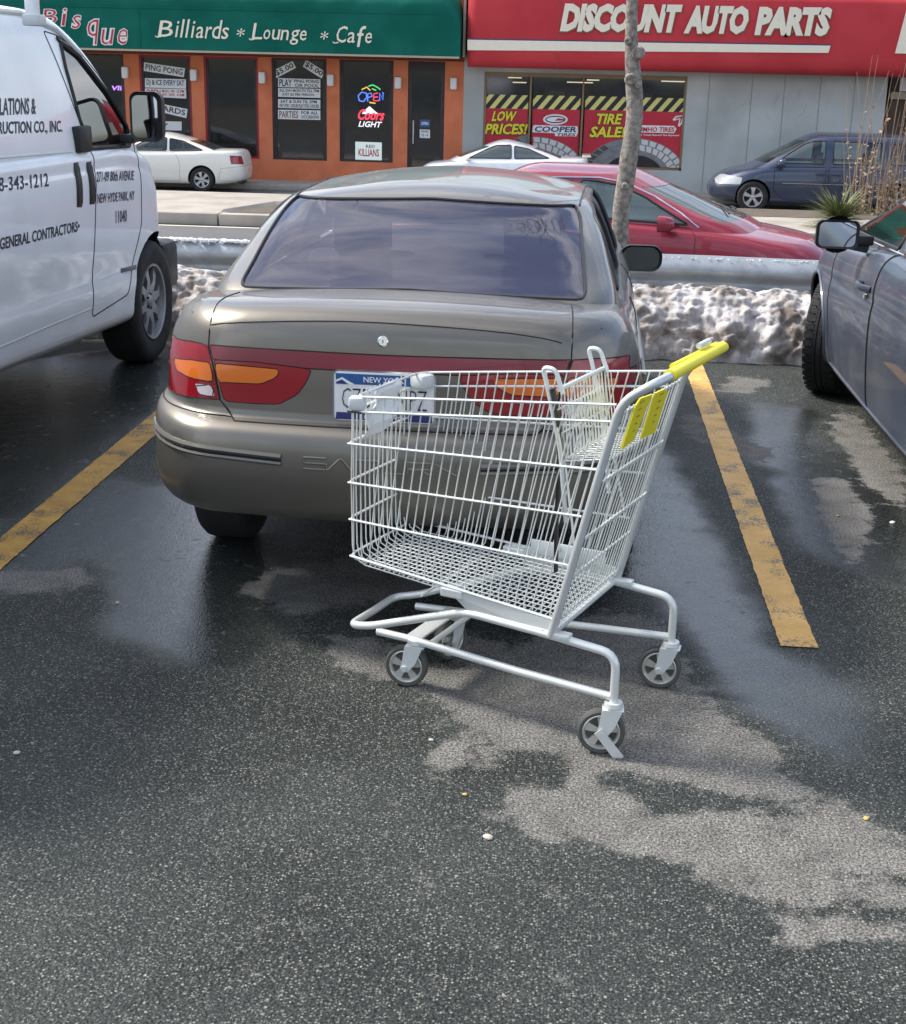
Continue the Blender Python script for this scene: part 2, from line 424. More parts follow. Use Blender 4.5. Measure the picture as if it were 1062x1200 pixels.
def loops(bmx):
    """closed boundary loops of a patch"""
    E = [e for e in bmx.edges if len(e.link_faces) == 1]; adj = {}
    for e in E:
        for v in e.verts: adj.setdefault(v, []).append(e)
    seen = set(); out = []
    for e in E:
        if e in seen: continue
        v = e.verts[0]; L = [v.co.copy()]; cur = e; 
        while cur and cur not in seen:
            seen.add(cur); v = cur.other_vert(v); L.append(v.co.copy()); cur = next((x for x in adj[v] if x not in seen), None)
        if len(L) > 3: out.append(L)
    return out
def thin(L, d=.012):
    o = [L[0]]
    for p in L[1:]:
        if (p-o[-1]).length > d: o.append(p)
    return o
def trim(mb, bmx, r, n=5, flat=1.0):
    for L in loops(bmx):
        q = thin(L)
        if len(q) > 3:
            closed = (L[0]-L[-1]).length < .02
            if closed and (q[0]-q[-1]).length < .008: q.pop()
            mb.tube(q, r, n, closed=closed, flat=flat)
def rrect(x0, y0, x1, y1, r, n=4):
    o = []
    for cx, cy, a in ((x1-r, y1-r, 0), (x0+r, y1-r, 90), (x0+r, y0+r, 180), (x1-r, y0+r, 270)):
        for k in range(n+1): t = R(a+90*k/n); o.append((cx+r*math.cos(t), cy+r*math.sin(t)))
    return o
def rounded(P, r=.04, n=4):
    """polygon with its corners rounded"""
    o = []; N = len(P)
    for i in range(N):
        a, b, c = Vector(P[i-1]), Vector(P[i]), Vector(P[(i+1) % N]); u = a-b; v = c-b; q = min(r, u.length*.45, v.length*.45)
        A = b+u.normalized()*q; B = b+v.normalized()*q
        for k in range(n+1): t = k/n; p = A*(1-t)**2+b*2*t*(1-t)+B*t*t; o.append((p.x, p.y))
    return o
def wheel(parent, c, r, wdt, side, rim='alloy', spokes=6, rr=.62, steer=0, tread=False, rimmat='alloy', name='wheel'):
    """side = +1 outer face towards +x, -1 towards -x; built in the car's own axes"""
    t = MB(); t.use('rubber'); h = wdt/2
    pr = [(r*rr, -h*.8), (r*.80, -h), (r*.93, -h*.95), (r*.985, -h*.78), (r, -h*.6), (r, h*.6), (r*.985, h*.78), (r*.93, h*.95), (r*.80, h), (r*rr, h*.8)]
    if tread:
        pr = [(r*rr, -h*.8), (r*.80, -h), (r*.93, -h*.95), (r*.985, -h*.8)]
        for k in range(5):
            a = -h*.75+k*h*.31; pr += [(r, a), (r, a+h*.24), (r*.975, a+h*.25), (r*.975, a+h*.30)]
        pr += [(r*.985, h*.8), (r*.93, h*.95), (r*.80, h), (r*rr, h*.8)]
    t.lathe(pr, (0, 0, 0), (1, 0, 0), 48)
    if tread:
        for k in range(44):
            a = 2*math.pi*k/44
            for sx in (-.62, .62):
                Mx = Matrix.Rotation(a, 3, 'X'); t.box(Mx @ Vector((h*sx, 0, r*.998)), (h*.5, r*.105, .004), M=Mx)
    tw = t.build(name, parent, world=False); tw.location = c; tw.rotation_euler = (0, 0, steer)
    m = MB(); s = side; R0 = r*rr; m.use(rimmat)
    m.lathe([(R0*1.04, s*h*.78), (R0*1.03, s*h*.9), (R0*.97, s*h*.86), (R0*.93, s*h*.55), (R0*.9, s*h*.2)], (0, 0, 0), (1, 0, 0), 40)
    m.lathe([(0.001, s*h*.78), (R0*.12, s*h*.78), (R0*.2, s*h*.68), (R0*.24, s*h*.5), (R0*.24, 0)], (0, 0, 0), (1, 0, 0), 20)
    for k in range(spokes):
        a = 2*math.pi*(k+.25)/spokes; u = Vector((0, math.cos(a), math.sin(a))); v = Vector((0, -math.sin(a), math.cos(a)))
        w0, w1 = R0*(.13 if rim == 'alloy' else .2), R0*(.2 if rim == 'alloy' else .16)*(6/spokes if rim == 'steel' else 1)
        a0 = u*R0*.16+Vector((s*h*.64, 0, 0)); a1 = u*R0*.97+Vector((s*h*.66, 0, 0)); md = u*R0*.6+Vector((s*h*.74, 0, 0))
        P = [a0+v*w0, md+v*w1*.8, a1+v*w1*1.3, a1-v*w1*1.3, md-v*w1*.8, a0-v*w0]; E = Vector((-s*.02, 0, 0))
        vs = P+[p+E for p in P]; m.add(vs, [(0, 1, 4, 5), (1, 2, 3, 4), (0, 6, 7, 1), (1, 7, 8, 2), (3, 9, 10, 4), (4, 10, 11, 5)])
    for k in range(5):
        a = 2*math.pi*k/5; m.use('dark_inside').lathe([(.001, s*h*.73), (R0*.035, s*h*.73), (R0*.035, s*h*.5)], (0, math.cos(a)*R0*.2, math.sin(a)*R0*.2), (1, 0, 0), 8)
    m.use('dark_inside').lathe([(.001, s*h*.15), (R0*.95, s*h*.15)], (0, 0, 0), (1, 0, 0), 30)
    m.use(rimmat); rm = m.build('rim', tw, world=False); return tw
def arches(B, car, ycs, r, zc, W, inner='dark_inside', lip='gap', lipr=.006, sides=('SR', 'SL')):
    for yc in ycs:
        P = [(yc+r*math.cos(a), zc+r*math.sin(a)) for a in np.linspace(-.9, math.pi+.9, 26)]
        P = [(p[0], max(p[1], -.2)) for p in P]
        for sd in sides:
            mb = MB().use(lip); wl = MB().use(inner)
            fs = B.cut(sd, P, thr=-2, sel=(lambda f, q=(1 if sd == 'SR' else -1): f.calc_center_median().x*q > W*.45))
            nb = B.take(fs)
            sg = 1 if sd == 'SR' else -1
            L = B.line([(p[0]*1.0, p[1]) for p in [(yc+(r+.004)*math.cos(a), zc+(r+.004)*math.sin(a)) for a in np.linspace(-.35, math.pi+.35, 30)]], sd, .002)
            if len(L) > 3: mb.tube(L, lipr, 6)
            nb.free()
            n = 24; vs = []
            for k in range(n+1):
                a = -.1+(math.pi+.2)*k/n
                for x in (W*.5, W*.93): vs.append((sg*x, yc+(r+.01)*math.cos(a), zc+(r+.01)*math.sin(a)))
            wl.add(vs, [(2*k, 2*k+1, 2*k+3, 2*k+2) for k in range(n)])
            wl.poly([(sg*W*.5, yc+(r+.01)*math.cos(a), zc+(r+.01)*math.sin(a)) for a in np.linspace(-.1, math.pi+.1, 20)])
            mb.build('arch_lip', car, world=False); wl.build('wheel_well', car, world=False, merge=True)
def seats(car, rows, z0, zs, W, m='seat_cloth'):
    for y, xs in rows:
        for x in xs:
            mb = MB().use(m)
            mb.box((x, y, z0+.05), (.5, .5, .16), bev=.05)
            mb.box((x, y-.27, (z0+zs)/2), (.48, .14, zs-z0), M=Matrix.Rotation(.2, 3, 'X'), bev=.05)
            mb.box((x, y-.36, zs+.07), (.25, .09, .17), M=Matrix.Rotation(.15, 3, 'X'), bev=.035)
            mb.bar((x-.05, y-.36, zs-.06), (x-.05, y-.36, zs+.02), .006); mb.bar((x+.05, y-.36, zs-.06), (x+.05, y-.36, zs+.02), .006)
            mb.build('seat', car, world=False)
def side_window(B, car, poly, sides, glassm='car_glass', seam=.009, r=.035, name='side_window', trimm='black_trim'):
    for sd in sides:
        f = B.cut(sd, rounded(poly, r), thr=.3); nb = B.take(f)
        mb = MB().use(trimm); trim(mb, nb, seam, 6); g = B.make(nb, name, glassm, car, -.004); mb.build('window_seal', g, world=False); nb.free()
def mirror_unit(car, c, side, w, h, d, bodym, glassm='mirror_glass', flip=-1, arm=True, rc=.42):
    """door mirror; glass looks to -y"""
    m = MB().use(bodym); P = rrect(-w/2, -h/2, w/2, h/2, h*rc, 6); N = len(P)
    vs = []; secs = [(0, 1.0), (.35, 1.0), (.75, .85), (1, .45)]
    for t, sc in secs:
        for p in P: vs.append((c[0]+p[0]*sc, c[1]+d*t, c[2]+p[1]*sc))
    fs = []
    for i in range(len(secs)-1):
        for k in range(N): fs.append((i*N+k, i*N+(k+1) % N, (i+1)*N+(k+1) % N, (i+1)*N+k))
    fs.append(tuple((len(secs)-1)*N+k for k in range(N))); m.add(vs, fs)
    m.add([(c[0]+p[0], c[1], c[2]+p[1]) for p in P]+[(c[0]+p[0]*.86, c[1]+.006, c[2]+p[1]*.86) for p in P], [(k, (k+1) % N, N+(k+1) % N, N+k) for k in range(N)])
    if arm: m.box((c[0]-side*w*.62, c[1]+d*.35, c[2]-h*.2), (w*.5, d*.5, h*.35), bev=.01)
    o = m.build('door_mirror', car, world=False)
    g = MB().use(glassm); g.poly([(c[0]+p[0]*.87, c[1]+.008, c[2]+p[1]*.87) for p in P]); g.build('mirror_glass', o, world=False); return o
# ------------------------------------------------------------------ ground
SZ = -0.95                                        # street level below the parking lot
def px_poly(P, z=0): return np.array([tuple(at(a, b, 2, z))[:2] for a, b in P])
def inside(X, Y, P):
    c = np.zeros(X.shape, bool); j = len(P)-1
    for i in range(len(P)):
        xi, yi = P[i]; xj, yj = P[j]
        with np.errstate(divide='ignore', invalid='ignore'):
            c ^= ((yi > Y) != (yj > Y)) & (X < (xj-xi)*(Y-yi)/(yj-yi)+xi)
        j = i
    return c
DRY = [[(375, 762), (400, 742), (455, 760), (520, 735), (600, 760), (650, 735), (700, 715), (770, 725), (805, 790), (845, 840), (890, 862), (925, 888), (905, 900), (935, 925), (1000, 940), (1045, 985), (1070, 1005), (1070, 1130), (1000, 1100), (950, 1118), (925, 1105), (905, 1070), (860, 1040), (800, 1012), (750, 1000), (700, 990), (640, 985), (580, 950), (600, 915), (560, 905), (510, 905), (500, 885), (550, 862), (520, 845), (480, 815), (440, 800)],
       [(285, 688), (320, 668), (400, 655), (440, 640), (560, 640), (640, 660), (600, 700), (470, 700), (415, 712), (360, 720), (320, 712), (300, 700)],
       [(-20, 670), (60, 668), (108, 668), (95, 690), (50, 697), (-20, 692)],
       [(950, 560), (990, 560), (1020, 600), (1015, 640), (1000, 665), (985, 640), (965, 600)],
       [(985, 470), (1062, 560), (1062, 600), (1010, 560), (975, 510)], [(860, 440), (905, 445), (880, 462), (838, 458)],
       [(800, 480), (850, 500), (905, 530), (900, 545), (840, 530), (800, 505)]]
WETH = [[(565, 890), (610, 880), (660, 885), (675, 905), (650, 930), (590, 925)], [(700, 905), (760, 912), (830, 925), (900, 935), (970, 932), (965, 948), (900, 958), (820, 950), (770, 958), (720, 930)],
        [(975, 1018), (1010, 1012), (1048, 1020), (1020, 1038), (985, 1036)], [(905, 1060), (960, 1055), (1070, 1068), (1070, 1084), (980, 1078), (920, 1076)], [(1005, 1108), (1070, 1100), (1070, 1130)], [(405, 795), (460, 800), (500, 818), (530, 835), (500, 842), (440, 818)],
        [(470, 735), (530, 750), (560, 775), (520, 790), (470, 770)], [(600, 700), (640, 705), (700, 700), (690, 715), (640, 722)]]
PUD = [[(735, 590), (765, 505), (800, 560), (850, 640), (905, 760), (1000, 800), (1040, 850), (1010, 900), (930, 870), (870, 835), (815, 760), (760, 690), (725, 680)],
       [(215, 555), (150, 590), (120, 650), (125, 740), (200, 780), (300, 770), (380, 700), (300, 640), (250, 600)], [(215, 600), (300, 600), (300, 780), (215, 780)],
       [(-20, 430), (190, 400), (190, 480), (-20, 640)], [(980, 520), (1062, 580), (1062, 700), (930, 640), (900, 560)], [(880, 470), (960, 480), (940, 560), (880, 540)], [(0, 700), (120, 640), (180, 570), (110, 560), (0, 640)]]
ux = np.arange(-4.6, 4.6, .04); uy = np.arange(.6, 10.31, .04)
xs = np.concatenate([[-150, -70, -35, -18, -10, -7, -5.5], ux, [5.5, 7, 10, 18, 35, 70, 150]]); ys = np.concatenate([[-160, -80, -40, -20, -10, -5, -2, -.5, .2], uy])
X, Y = np.meshgrid(xs, ys)
def field(polys):
    a = np.zeros(X.shape)
    for P in polys: a = np.maximum(a, inside(X, Y, px_poly(P)))
    for _ in range(2):
        b = np.pad(a, 1, mode='edge'); a = (b[1:-1, :-2]+b[1:-1, 2:]+b[:-2, 1:-1]+b[2:, 1:-1]+2*b[1:-1, 1:-1])/6
    return a
dry = np.clip(field(DRY)-field(WETH), 0, 1); pud = field(PUD)
for _ in range(5):
    b = np.pad(pud, 1, mode='edge'); pud = (b[1:-1, :-2]+b[1:-1, 2:]+b[:-2, 1:-1]+b[2:, 1:-1]+2*b[1:-1, 1:-1])/6
me = bpy.data.meshes.new('parking_lot'); nx, ny = len(xs), len(ys)
gv = np.stack([X.ravel(), Y.ravel(), np.zeros(X.size)], 1); idx = np.arange(nx*ny).reshape(ny, nx)
gf = np.stack([idx[:-1, :-1].ravel(), idx[:-1, 1:].ravel(), idx[1:, 1:].ravel(), idx[1:, :-1].ravel()], 1)
me.from_pydata(gv.tolist(), [], gf.tolist())
for nm, ar in (('dry', dry), ('pud', pud)): me.attributes.new(nm, 'FLOAT', 'POINT').data.foreach_set('value', ar.ravel().astype('f'))
lot = struct(bpy.data.objects.new('parking_lot', me)); COL.objects.link(lot); lot['label'] = 'wet dark asphalt parking lot with pale dry patches'
def asphalt():
    m = bpy.data.materials.new('asphalt'); m.use_nodes = True; t = m.node_tree; N = t.nodes; Lk = t.links.new; b = N['Principled BSDF']
    tcn = N.new('ShaderNodeTexCoord')
    def noise(sc, det=5, ro=.5):
        n = N.new('ShaderNodeTexNoise'); n.inputs['Scale'].default_value = sc; n.inputs['Detail'].default_value = det; n.inputs['Roughness'].default_value = ro; Lk(tcn.outputs['Object'], n.inputs[0]); return n.outputs[0]
    def mth(op, a, bb, c=None, clamp=False):
        n = N.new('ShaderNodeMath'); n.operation = op; n.use_clamp = clamp
        for i, v in enumerate((a, bb, c)):
            if v is None: continue
            if isinstance(v, (int, float)): n.inputs[i].default_value = v
            else: Lk(v, n.inputs[i])
        return n.outputs[0]
    def mr(v, a, bb, c=0, d=1):
        n = N.new('ShaderNodeMapRange'); n.interpolation_type = 'SMOOTHSTEP'; Lk(v, n.inputs[0])
        for i, q in enumerate((a, bb, c, d)): n.inputs[i+1].default_value = q
        return n.outputs[0]
    def mix(f, a, bb):
        n = N.new('ShaderNodeMixRGB')
        if isinstance(f, (int, float)): n.inputs[0].default_value = f
        else: Lk(f, n.inputs[0])
        for i, v in ((1, a), (2, bb)):
            if isinstance(v, tuple): n.inputs[i].default_value = (*v, 1)
            else: Lk(v, n.inputs[i])
        return n.outputs[0]
    def att(nm):
        n = N.new('ShaderNodeAttribute'); n.attribute_name = nm; return n.outputs['Fac']
    fine = noise(9, 8, .65); big = noise(1.3, 4); blot = noise(26, 6, .7)
    d = mth('ADD', att('dry'), mth('MULTIPLY', mth('SUBTRACT', fine, .5), 2.3)); d = mth('ADD', d, mth('MULTIPLY', mth('SUBTRACT', blot, .5), 1.1))
    dm = mr(d, .22, .72)
    p = mth('ADD', att('pud'), mth('MULTIPLY', mth('SUBTRACT', noise(3.0, 7, .65), .5), 1.3)); pm = mr(p, .12, .92)
    damp = mr(big, .35, .65)
    vo = N.new('ShaderNodeTexVoronoi'); vo.inputs['Scale'].default_value = 165; Lk(tcn.outputs['Object'], vo.inputs[0])
    sp = N.new('ShaderNodeSeparateColor'); Lk(vo.outputs['Color'], sp.inputs[0])
    vo2 = N.new('ShaderNodeTexVoronoi'); vo2.inputs['Scale'].default_value = 85; Lk(tcn.outputs['Object'], vo2.inputs[0])
    sp2 = N.new('ShaderNodeSeparateColor'); Lk(vo2.outputs['Color'], sp2.inputs[0])
    core = mr(vo.outputs['Distance'], .32, .62, 1, 0); st = mth('MULTIPLY', core, mr(sp.outputs[0], .30, .95)); st = mth('MULTIPLY', st, mr(noise(30, 4, .6), .25, .50))
    core2 = mr(vo2.outputs['Distance'], .22, .40, 1, 0); st2 = mth('MULTIPLY', core2, mr(sp2.outputs[0], .82, .90))
    stone = mth('MAXIMUM', st, st2, clamp=True)
    wetc = mix(damp, (.025, .029, .027), (.043, .049, .045)); dryc = mix(mr(fine, .3, .7), (.120, .114, .104), (.185, .178, .163))
    grain = mr(noise(140, 4, .7), .36, .64, .38, 1.6)
    c = mix(dm, wetc, dryc)
    vc = N.new('ShaderNodeTexVoronoi'); vc.feature = 'DISTANCE_TO_EDGE'; vc.inputs['Scale'].default_value = .55
    dn = N.new('ShaderNodeTexNoise'); dn.inputs['Scale'].default_value = 3; dn.inputs['Detail'].default_value = 6; Lk(tcn.outputs['Object'], dn.inputs[0])
    dv = N.new('ShaderNodeVectorMath'); dv.operation = 'MULTIPLY_ADD'; Lk(dn.outputs['Color'], dv.inputs[0]); dv.inputs[1].default_value = (.55, .55, .55); Lk(tcn.outputs['Object'], dv.inputs[2]); Lk(dv.outputs[0], vc.inputs[0])
    crack = mth('MULTIPLY', mr(vc.outputs['Distance'], .001, .005, 1, 0), mr(noise(1.1, 3), .50, .62)); c = mix(mth('MULTIPLY', crack, .75), c, (.010, .010, .010))
    sc_ = mix(sp.outputs[1], (.09, .105, .10), (.36, .345, .30))
    c = mix(mth('MULTIPLY', stone, mth('SUBTRACT', .72, mth('MULTIPLY', pm, .5)), None, True), c, sc_)
    hs = N.new('ShaderNodeMixRGB'); hs.blend_type = 'MULTIPLY'; hs.inputs[0].default_value = 1; Lk(c, hs.inputs[1]); Lk(grain, hs.inputs[2]); c = hs.outputs[0]
    Lk(c, b.inputs['Base Color'])
    # roughness: dry .9, damp .42, puddle .08
    r = N.new('ShaderNodeMix'); Lk(pm, r.inputs[0]); r.inputs[2].default_value = .58; r.inputs[3].default_value = .14
    r2 = N.new('ShaderNodeMix'); Lk(dm, r2.inputs[0]); Lk(r.outputs[0], r2.inputs[2]); r2.inputs[3].default_value = .9
    Lk(r2.outputs[0], b.inputs['Roughness']); sv = mth('MULTIPLY_ADD', pm, .38, .18); Lk(sv, b.inputs['Specular IOR Level'])
    h = mth('ADD', mth('MULTIPLY', vo.outputs['Distance'], -1.0), mth('MULTIPLY', noise(90, 4, .6), 1.2)); h = mth('ADD', h, mth('MULTIPLY', stone, .4))
    bs = mth('SUBTRACT', .62, mth('MULTIPLY', pm, .42))
    bp = N.new('ShaderNodeBump'); bp.inputs['Distance'].default_value = .0035; Lk(bs, bp.inputs['Strength']); Lk(h, bp.inputs['Height'])
    bp2 = N.new('ShaderNodeBump'); bp2.inputs['Distance'].default_value = .02; bp2.inputs['Strength'].default_value = .12; Lk(noise(12, 3), bp2.inputs['Height']); Lk(bp.outputs[0], bp2.inputs['Normal'])
    Lk(bp2.outputs[0], b.inputs['Normal']); MATS['asphalt'] = m; return m
me.materials.append(asphalt())
def line_paint(name, c1, c2, bare, wear):
    m = bpy.data.materials.new(name); m.use_nodes = True; t = m.node_tree; N = t.nodes; Lk = t.links.new; b = N['Principled BSDF']
    tcn = N.new('ShaderNodeTexCoord'); n = N.new('ShaderNodeTexNoise'); n.inputs['Scale'].default_value = 5; n.inputs['Detail'].default_value = 8; n.inputs['Roughness'].default_value = .7; Lk(tcn.outputs['Object'], n.inputs[0])
    r = N.new('ShaderNodeValToRGB'); r.color_ramp.elements[0].position = .35; r.color_ramp.elements[1].position = .65; r.color_ramp.elements[0].color = (*c2, 1); r.color_ramp.elements[1].color = (*c1, 1); Lk(n.outputs[0], r.inputs[0])
    n2 = N.new('ShaderNodeTexNoise'); n2.inputs['Scale'].default_value = 120; n2.inputs['Detail'].default_value = 6; n2.inputs['Roughness'].default_value = .7; Lk(tcn.outputs['Object'], n2.inputs[0])
    n3 = N.new('ShaderNodeTexNoise'); n3.inputs['Scale'].default_value = 7; n3.inputs['Detail'].default_value = 5; Lk(tcn.outputs['Object'], n3.inputs[0])
    a = N.new('ShaderNodeMath'); a.operation = 'MULTIPLY_ADD'; a.inputs[1].default_value = .8; Lk(n3.outputs[0], a.inputs[0]); Lk(n2.outputs[0], a.inputs[2])
    r2 = N.new('ShaderNodeValToRGB'); r2.color_ramp.elements[0].position = wear; r2.color_ramp.elements[1].position = wear+.10; Lk(a.outputs[0], r2.inputs[0])
    mi = N.new('ShaderNodeMixRGB'); mi.inputs[2].default_value = (*bare, 1); Lk(r2.outputs[0], mi.inputs[0]); Lk(r.outputs[0], mi.inputs[1]); Lk(mi.outputs[0], b.inputs['Base Color'])
    b.inputs['Roughness'].default_value = .55; bp = N.new('ShaderNodeBump'); bp.inputs['Strength'].default_value = .5; bp.inputs['Distance'].default_value = .003; Lk(n2.outputs[0], bp.inputs['Height']); Lk(bp.outputs[0], b.inputs['Normal']); MATS[name] = m
line_paint('line_gold', (.62, .35, .06), (.38, .20, .035), (.12, .09, .05), .965)
line_paint('line_amber', (.86, .52, .16), (.66, .36, .075), (.20, .16, .10), .975)
def pline(a, b, w, m, label):
    a = Vector(a); b = Vector(b); d = (b-a).normalized(); q = Vector((-d.y, d.x, 0)); n = int((b-a).length/.03); L = []; Rr = []
    for k in range(n+1):
        p = a+(b-a)*k/n; L.append(p+q*(w/2+random.uniform(-.0025, .0025))); Rr.append(p-q*(w/2+random.uniform(-.0025, .0025)))
    mb = MB().use(m); vs = [(v.x, v.y, .004) for v in L]+[(v.x, v.y, .004) for v in Rr]
    mb.add(vs, [(k, k+1, n+2+k, n+1+k) for k in range(n)]); o = struct(mb.build('parking_line')); o['label'] = label
pline((-2.03, 4.2, 0), (-2.03, 8.72, 0), .135, 'line_gold', 'worn gold painted line between white van and tan sedan')
pline((.791, 4.21, 0), (.800, 8.72, 0), .118, 'line_amber', 'worn amber painted line between shopping cart and slate sedan')
# retaining drop and the street beyond
o = struct(MB().use('concrete').bx((-150, 10.3, SZ-.1), (150, 10.5, -.006)).build('lot_edge_wall'))
sy = [(10.4, -.70), (12, -.72), (15, -.745), (17, -.80), (20, -.89), (22.5, SZ), (26, SZ), (40, SZ), (600, SZ)]
o = struct(MB().use('street').add([(x, y, z) for y, z in sy for x in (-300, 300)], [(2*k, 2*k+1, 2*k+3, 2*k+2) for k in range(len(sy)-1)]).build('street', ang=180))
m_ = MB().use('concrete_pale'); m_.bx((-60, 23.95, SZ), (60, 27.75, -.755))
x = -59.97
while x < 60:
    m_.box((x+1.5, 23.82, (SZ-.75)/2), (2.975, .26, .2), bev=.02); x += 3.0
struct(m_.build('median'))
struct(MB().use('cream_vinyl').box((-4.5, 23.5, SZ+.004), (30, .10, .001)).build('road_line'))
struct(MB().use('concrete_pale').bx((-60, 28.75, SZ-.1), (60, 28.95, SZ+.006)).build('gutter_strip'))
b_ = MB().use('soil'); P = [at(a, c, 2, -.745) for a, c in ((268, 249), (500, 252), (500, 237.5), (322, 240))]
struct(b_.poly(P, (0, 0, -.02)).build('planting_bed'))
b_ = MB().use('concrete_pale')
for (a, c), (d, e) in (((262, 249), (322, 239.5)), ((322, 239.5), (505, 237))):
    p, q = at(a, c, 2, -.75), at(d, e, 2, -.75); b_.tube([p, q], .055, 4)
struct(b_.build('bed_edging'))
struct(MB().use('concrete_pale').bx((-60, 30.95, SZ-.05), (60, 32.0, -.83)).build('pavement'))
struct(MB().use('concrete').box((0, 30.87, (SZ-.825)/2), (120, .15, .14), bev=.02).build('kerb'))
struct(MB().use('soil').add([(2.0, 26.2, -.748), (14, 26.4, -.748), (14, 27.7, -.748), (2.2, 27.7, -.748)], [(0, 1, 2, 3)]).build('planting_strip'))

# ------------------------------------------------------------------ snow bank
from mathutils import noise as MN
def snow(x0, x1, y0, y1, ztop, name, label):
    st = .015; xs = np.arange(x0, x1, st); nv = 72; vs = []; nx = len(xs)
    for j in range(nv+1):
        t = j/nv
        for x in xs:
            e = min(1, (x-x0)/.25, (x1-x)/.25); e = max(0, e)**.5
            top = ztop*(1+.16*MN.noise(Vector((x*1.3, 7, 0)))+.10*MN.noise(Vector((x*4.5, 3, 0))))*e
            yb = y0+.10*MN.noise(Vector((x*2.0, 1, 5)))+.04*MN.noise(Vector((x*9, 1, 5)))
            if t < .6:
                s = t/.6; a = s*math.pi/2; y = yb+(1-math.cos(a))*.30+.12*s; z = top*math.sin(a)**.8
            else:
                s = (t-.6)/.4; y = yb+.42+(y1-y0-.42)*s; z = top*(1-.55*s*s)
            p = Vector((x, y, z)); q = p*5.5
            n1 = MN.noise(q)+.6*MN.noise(q*2.1)+.35*MN.noise(q*4.7)+.25*MN.noise(q*10)+.15*MN.noise(q*21)
            cell = MN.cell(p*9)-.5
            am = min(1, z/.07+.35)*e
            n1 = max(-.9, n1); p += Vector((0, -.9, .40))*(n1*.042*am)+Vector((0, -.6, .5))*((abs(MN.noise(p*12))-.15)*.075*am)+Vector((0, -.5, .3))*((MN.noise(p*30)*.018+MN.noise(p*60)*.010+(MN.cell(p*16)-.5)*.012)*am)
            d1 = MN.voronoi(p*9)[0]; d2 = MN.voronoi(p*23)[0]; p += Vector((0, -.8, .45))*(((.42-d1[0])*.024+(.4-d2[0])*.014)*am)
            if j == 0: p.z = -.01
            vs.append(p)
    fs = [(j*nx+k, j*nx+k+1, (j+1)*nx+k+1, (j+1)*nx+k) for j in range(nv) for k in range(nx-1)]
    o = MB().use('dirty_snow').add(vs, fs).build(name, ang=180); return tag(o, label, 'snow', kind='stuff')
def snow_mat():
    m = bpy.data.materials.new('dirty_snow'); m.use_nodes = True; t = m.node_tree; N = t.nodes; Lk = t.links.new; b = N['Principled BSDF']; tcn = N.new('ShaderNodeTexCoord')
    def nz(s, d, r=.6):
        n = N.new('ShaderNodeTexNoise'); n.inputs['Scale'].default_value = s; n.inputs['Detail'].default_value = d; n.inputs['Roughness'].default_value = r; Lk(tcn.outputs['Object'], n.inputs[0]); return n.outputs[0]
    r = N.new('ShaderNodeValToRGB'); e = r.color_ramp.elements; e[0].position = .36; e[0].color = (.20, .165, .14, 1); e[1].position = .58; e[1].color = (.70, .67, .65, 1); q = e.new(.46); q.color = (.42, .38, .345, 1)
    Lk(nz(4.5, 9, .62), r.inputs[0]); mi = N.new('ShaderNodeMixRGB'); r2 = N.new('ShaderNodeValToRGB'); r2.color_ramp.elements[0].position = .62; r2.color_ramp.elements[1].position = .68
    Lk(nz(85, 4, .7), r2.inputs[0]); Lk(r2.outputs[0], mi.inputs[0]); Lk(r.outputs[0], mi.inputs[1]); mi.inputs[2].default_value = (.16, .12, .09, 1); Lk(mi.outputs[0], b.inputs['Base Color'])
    b.inputs['Roughness'].default_value = .95; b.inputs['Specular IOR Level'].default_value = .15
    bp = N.new('ShaderNodeBump'); bp.inputs['Strength'].default_value = .9; bp.inputs['Distance'].default_value = .012; Lk(nz(70, 6, .75), bp.inputs['Height']); Lk(bp.outputs[0], b.inputs['Normal']); MATS['dirty_snow'] = m
snow_mat()
snow(-5.2, 4.2, 8.80, 9.55, .40, 'snow_bank', 'dirty grey and white ploughed snow bank along the guardrail')
# lumps broken off the bank
# ------------------------------------------------------------------ guardrail
g = thing('guardrail', 'long galvanized steel guardrail running behind the snow bank', 'guardrail', (0, 9.75, 0))
PR = [(0, .585), (-.012, .577), (-.055, .545), (-.085, .505), (-.085, .475), (-.05, .44), (-.005, .41), (-.005, .385), (-.05, .355), (-.085, .32), (-.085, .29), (-.055, .255), (-.012, .222), (0, .214)]
mb = MB().use('galv'); XX = list(np.arange(-9, 9.01, .25)); vs = []
for x in XX:
    for a, z in PR: vs.append((x, 9.72+a*1.1+.02*MN.noise(Vector((x*.7, 0, 0))), z-.035+.01*MN.noise(Vector((x*.9, 4, 0)))))
n = len(PR); mb.add(vs, [(i*n+k, i*n+k+1, (i+1)*n+k+1, (i+1)*n+k) for i in range(len(XX)-1) for k in range(n-1)])
bo = mb.build('beam', g, ang=60); sm = bo.modifiers.new('thickness', 'SOLIDIFY'); sm.thickness = .004
for x in (-7.6, -5.7, -3.8, -1.9, 0.0, 1.9, 3.8, 5.7): MB().use('galv').bx((x-.05, 9.74, -.9), (x+.05, 9.88, .5)).build('post', g)
mb = MB().use('frost'); mb.v = []; fx = []
for k in range(330):
    x = random.uniform(-2.9, -1.75); s = random.uniform(.006, .02); mb.box((x, 9.70+random.uniform(-.045, .025), .545+random.uniform(-.0025, .0025)), (s*1.6, s, s*.8), M=Matrix.Rotation(random.random()*3, 3, 'Z'))
for k in range(500):
    x = random.uniform(-4, 4); s = random.uniform(.004, .009); mb.box((x, 9.71+random.uniform(-.05, .02), .535), (s*1.6, s, s*.7), M=Matrix.Rotation(random.random()*3, 3, 'Z'))
tag(mb.build('frost'), 'white frost and ice crumbs lying on top of the guardrail', 'ice', kind='stuff')

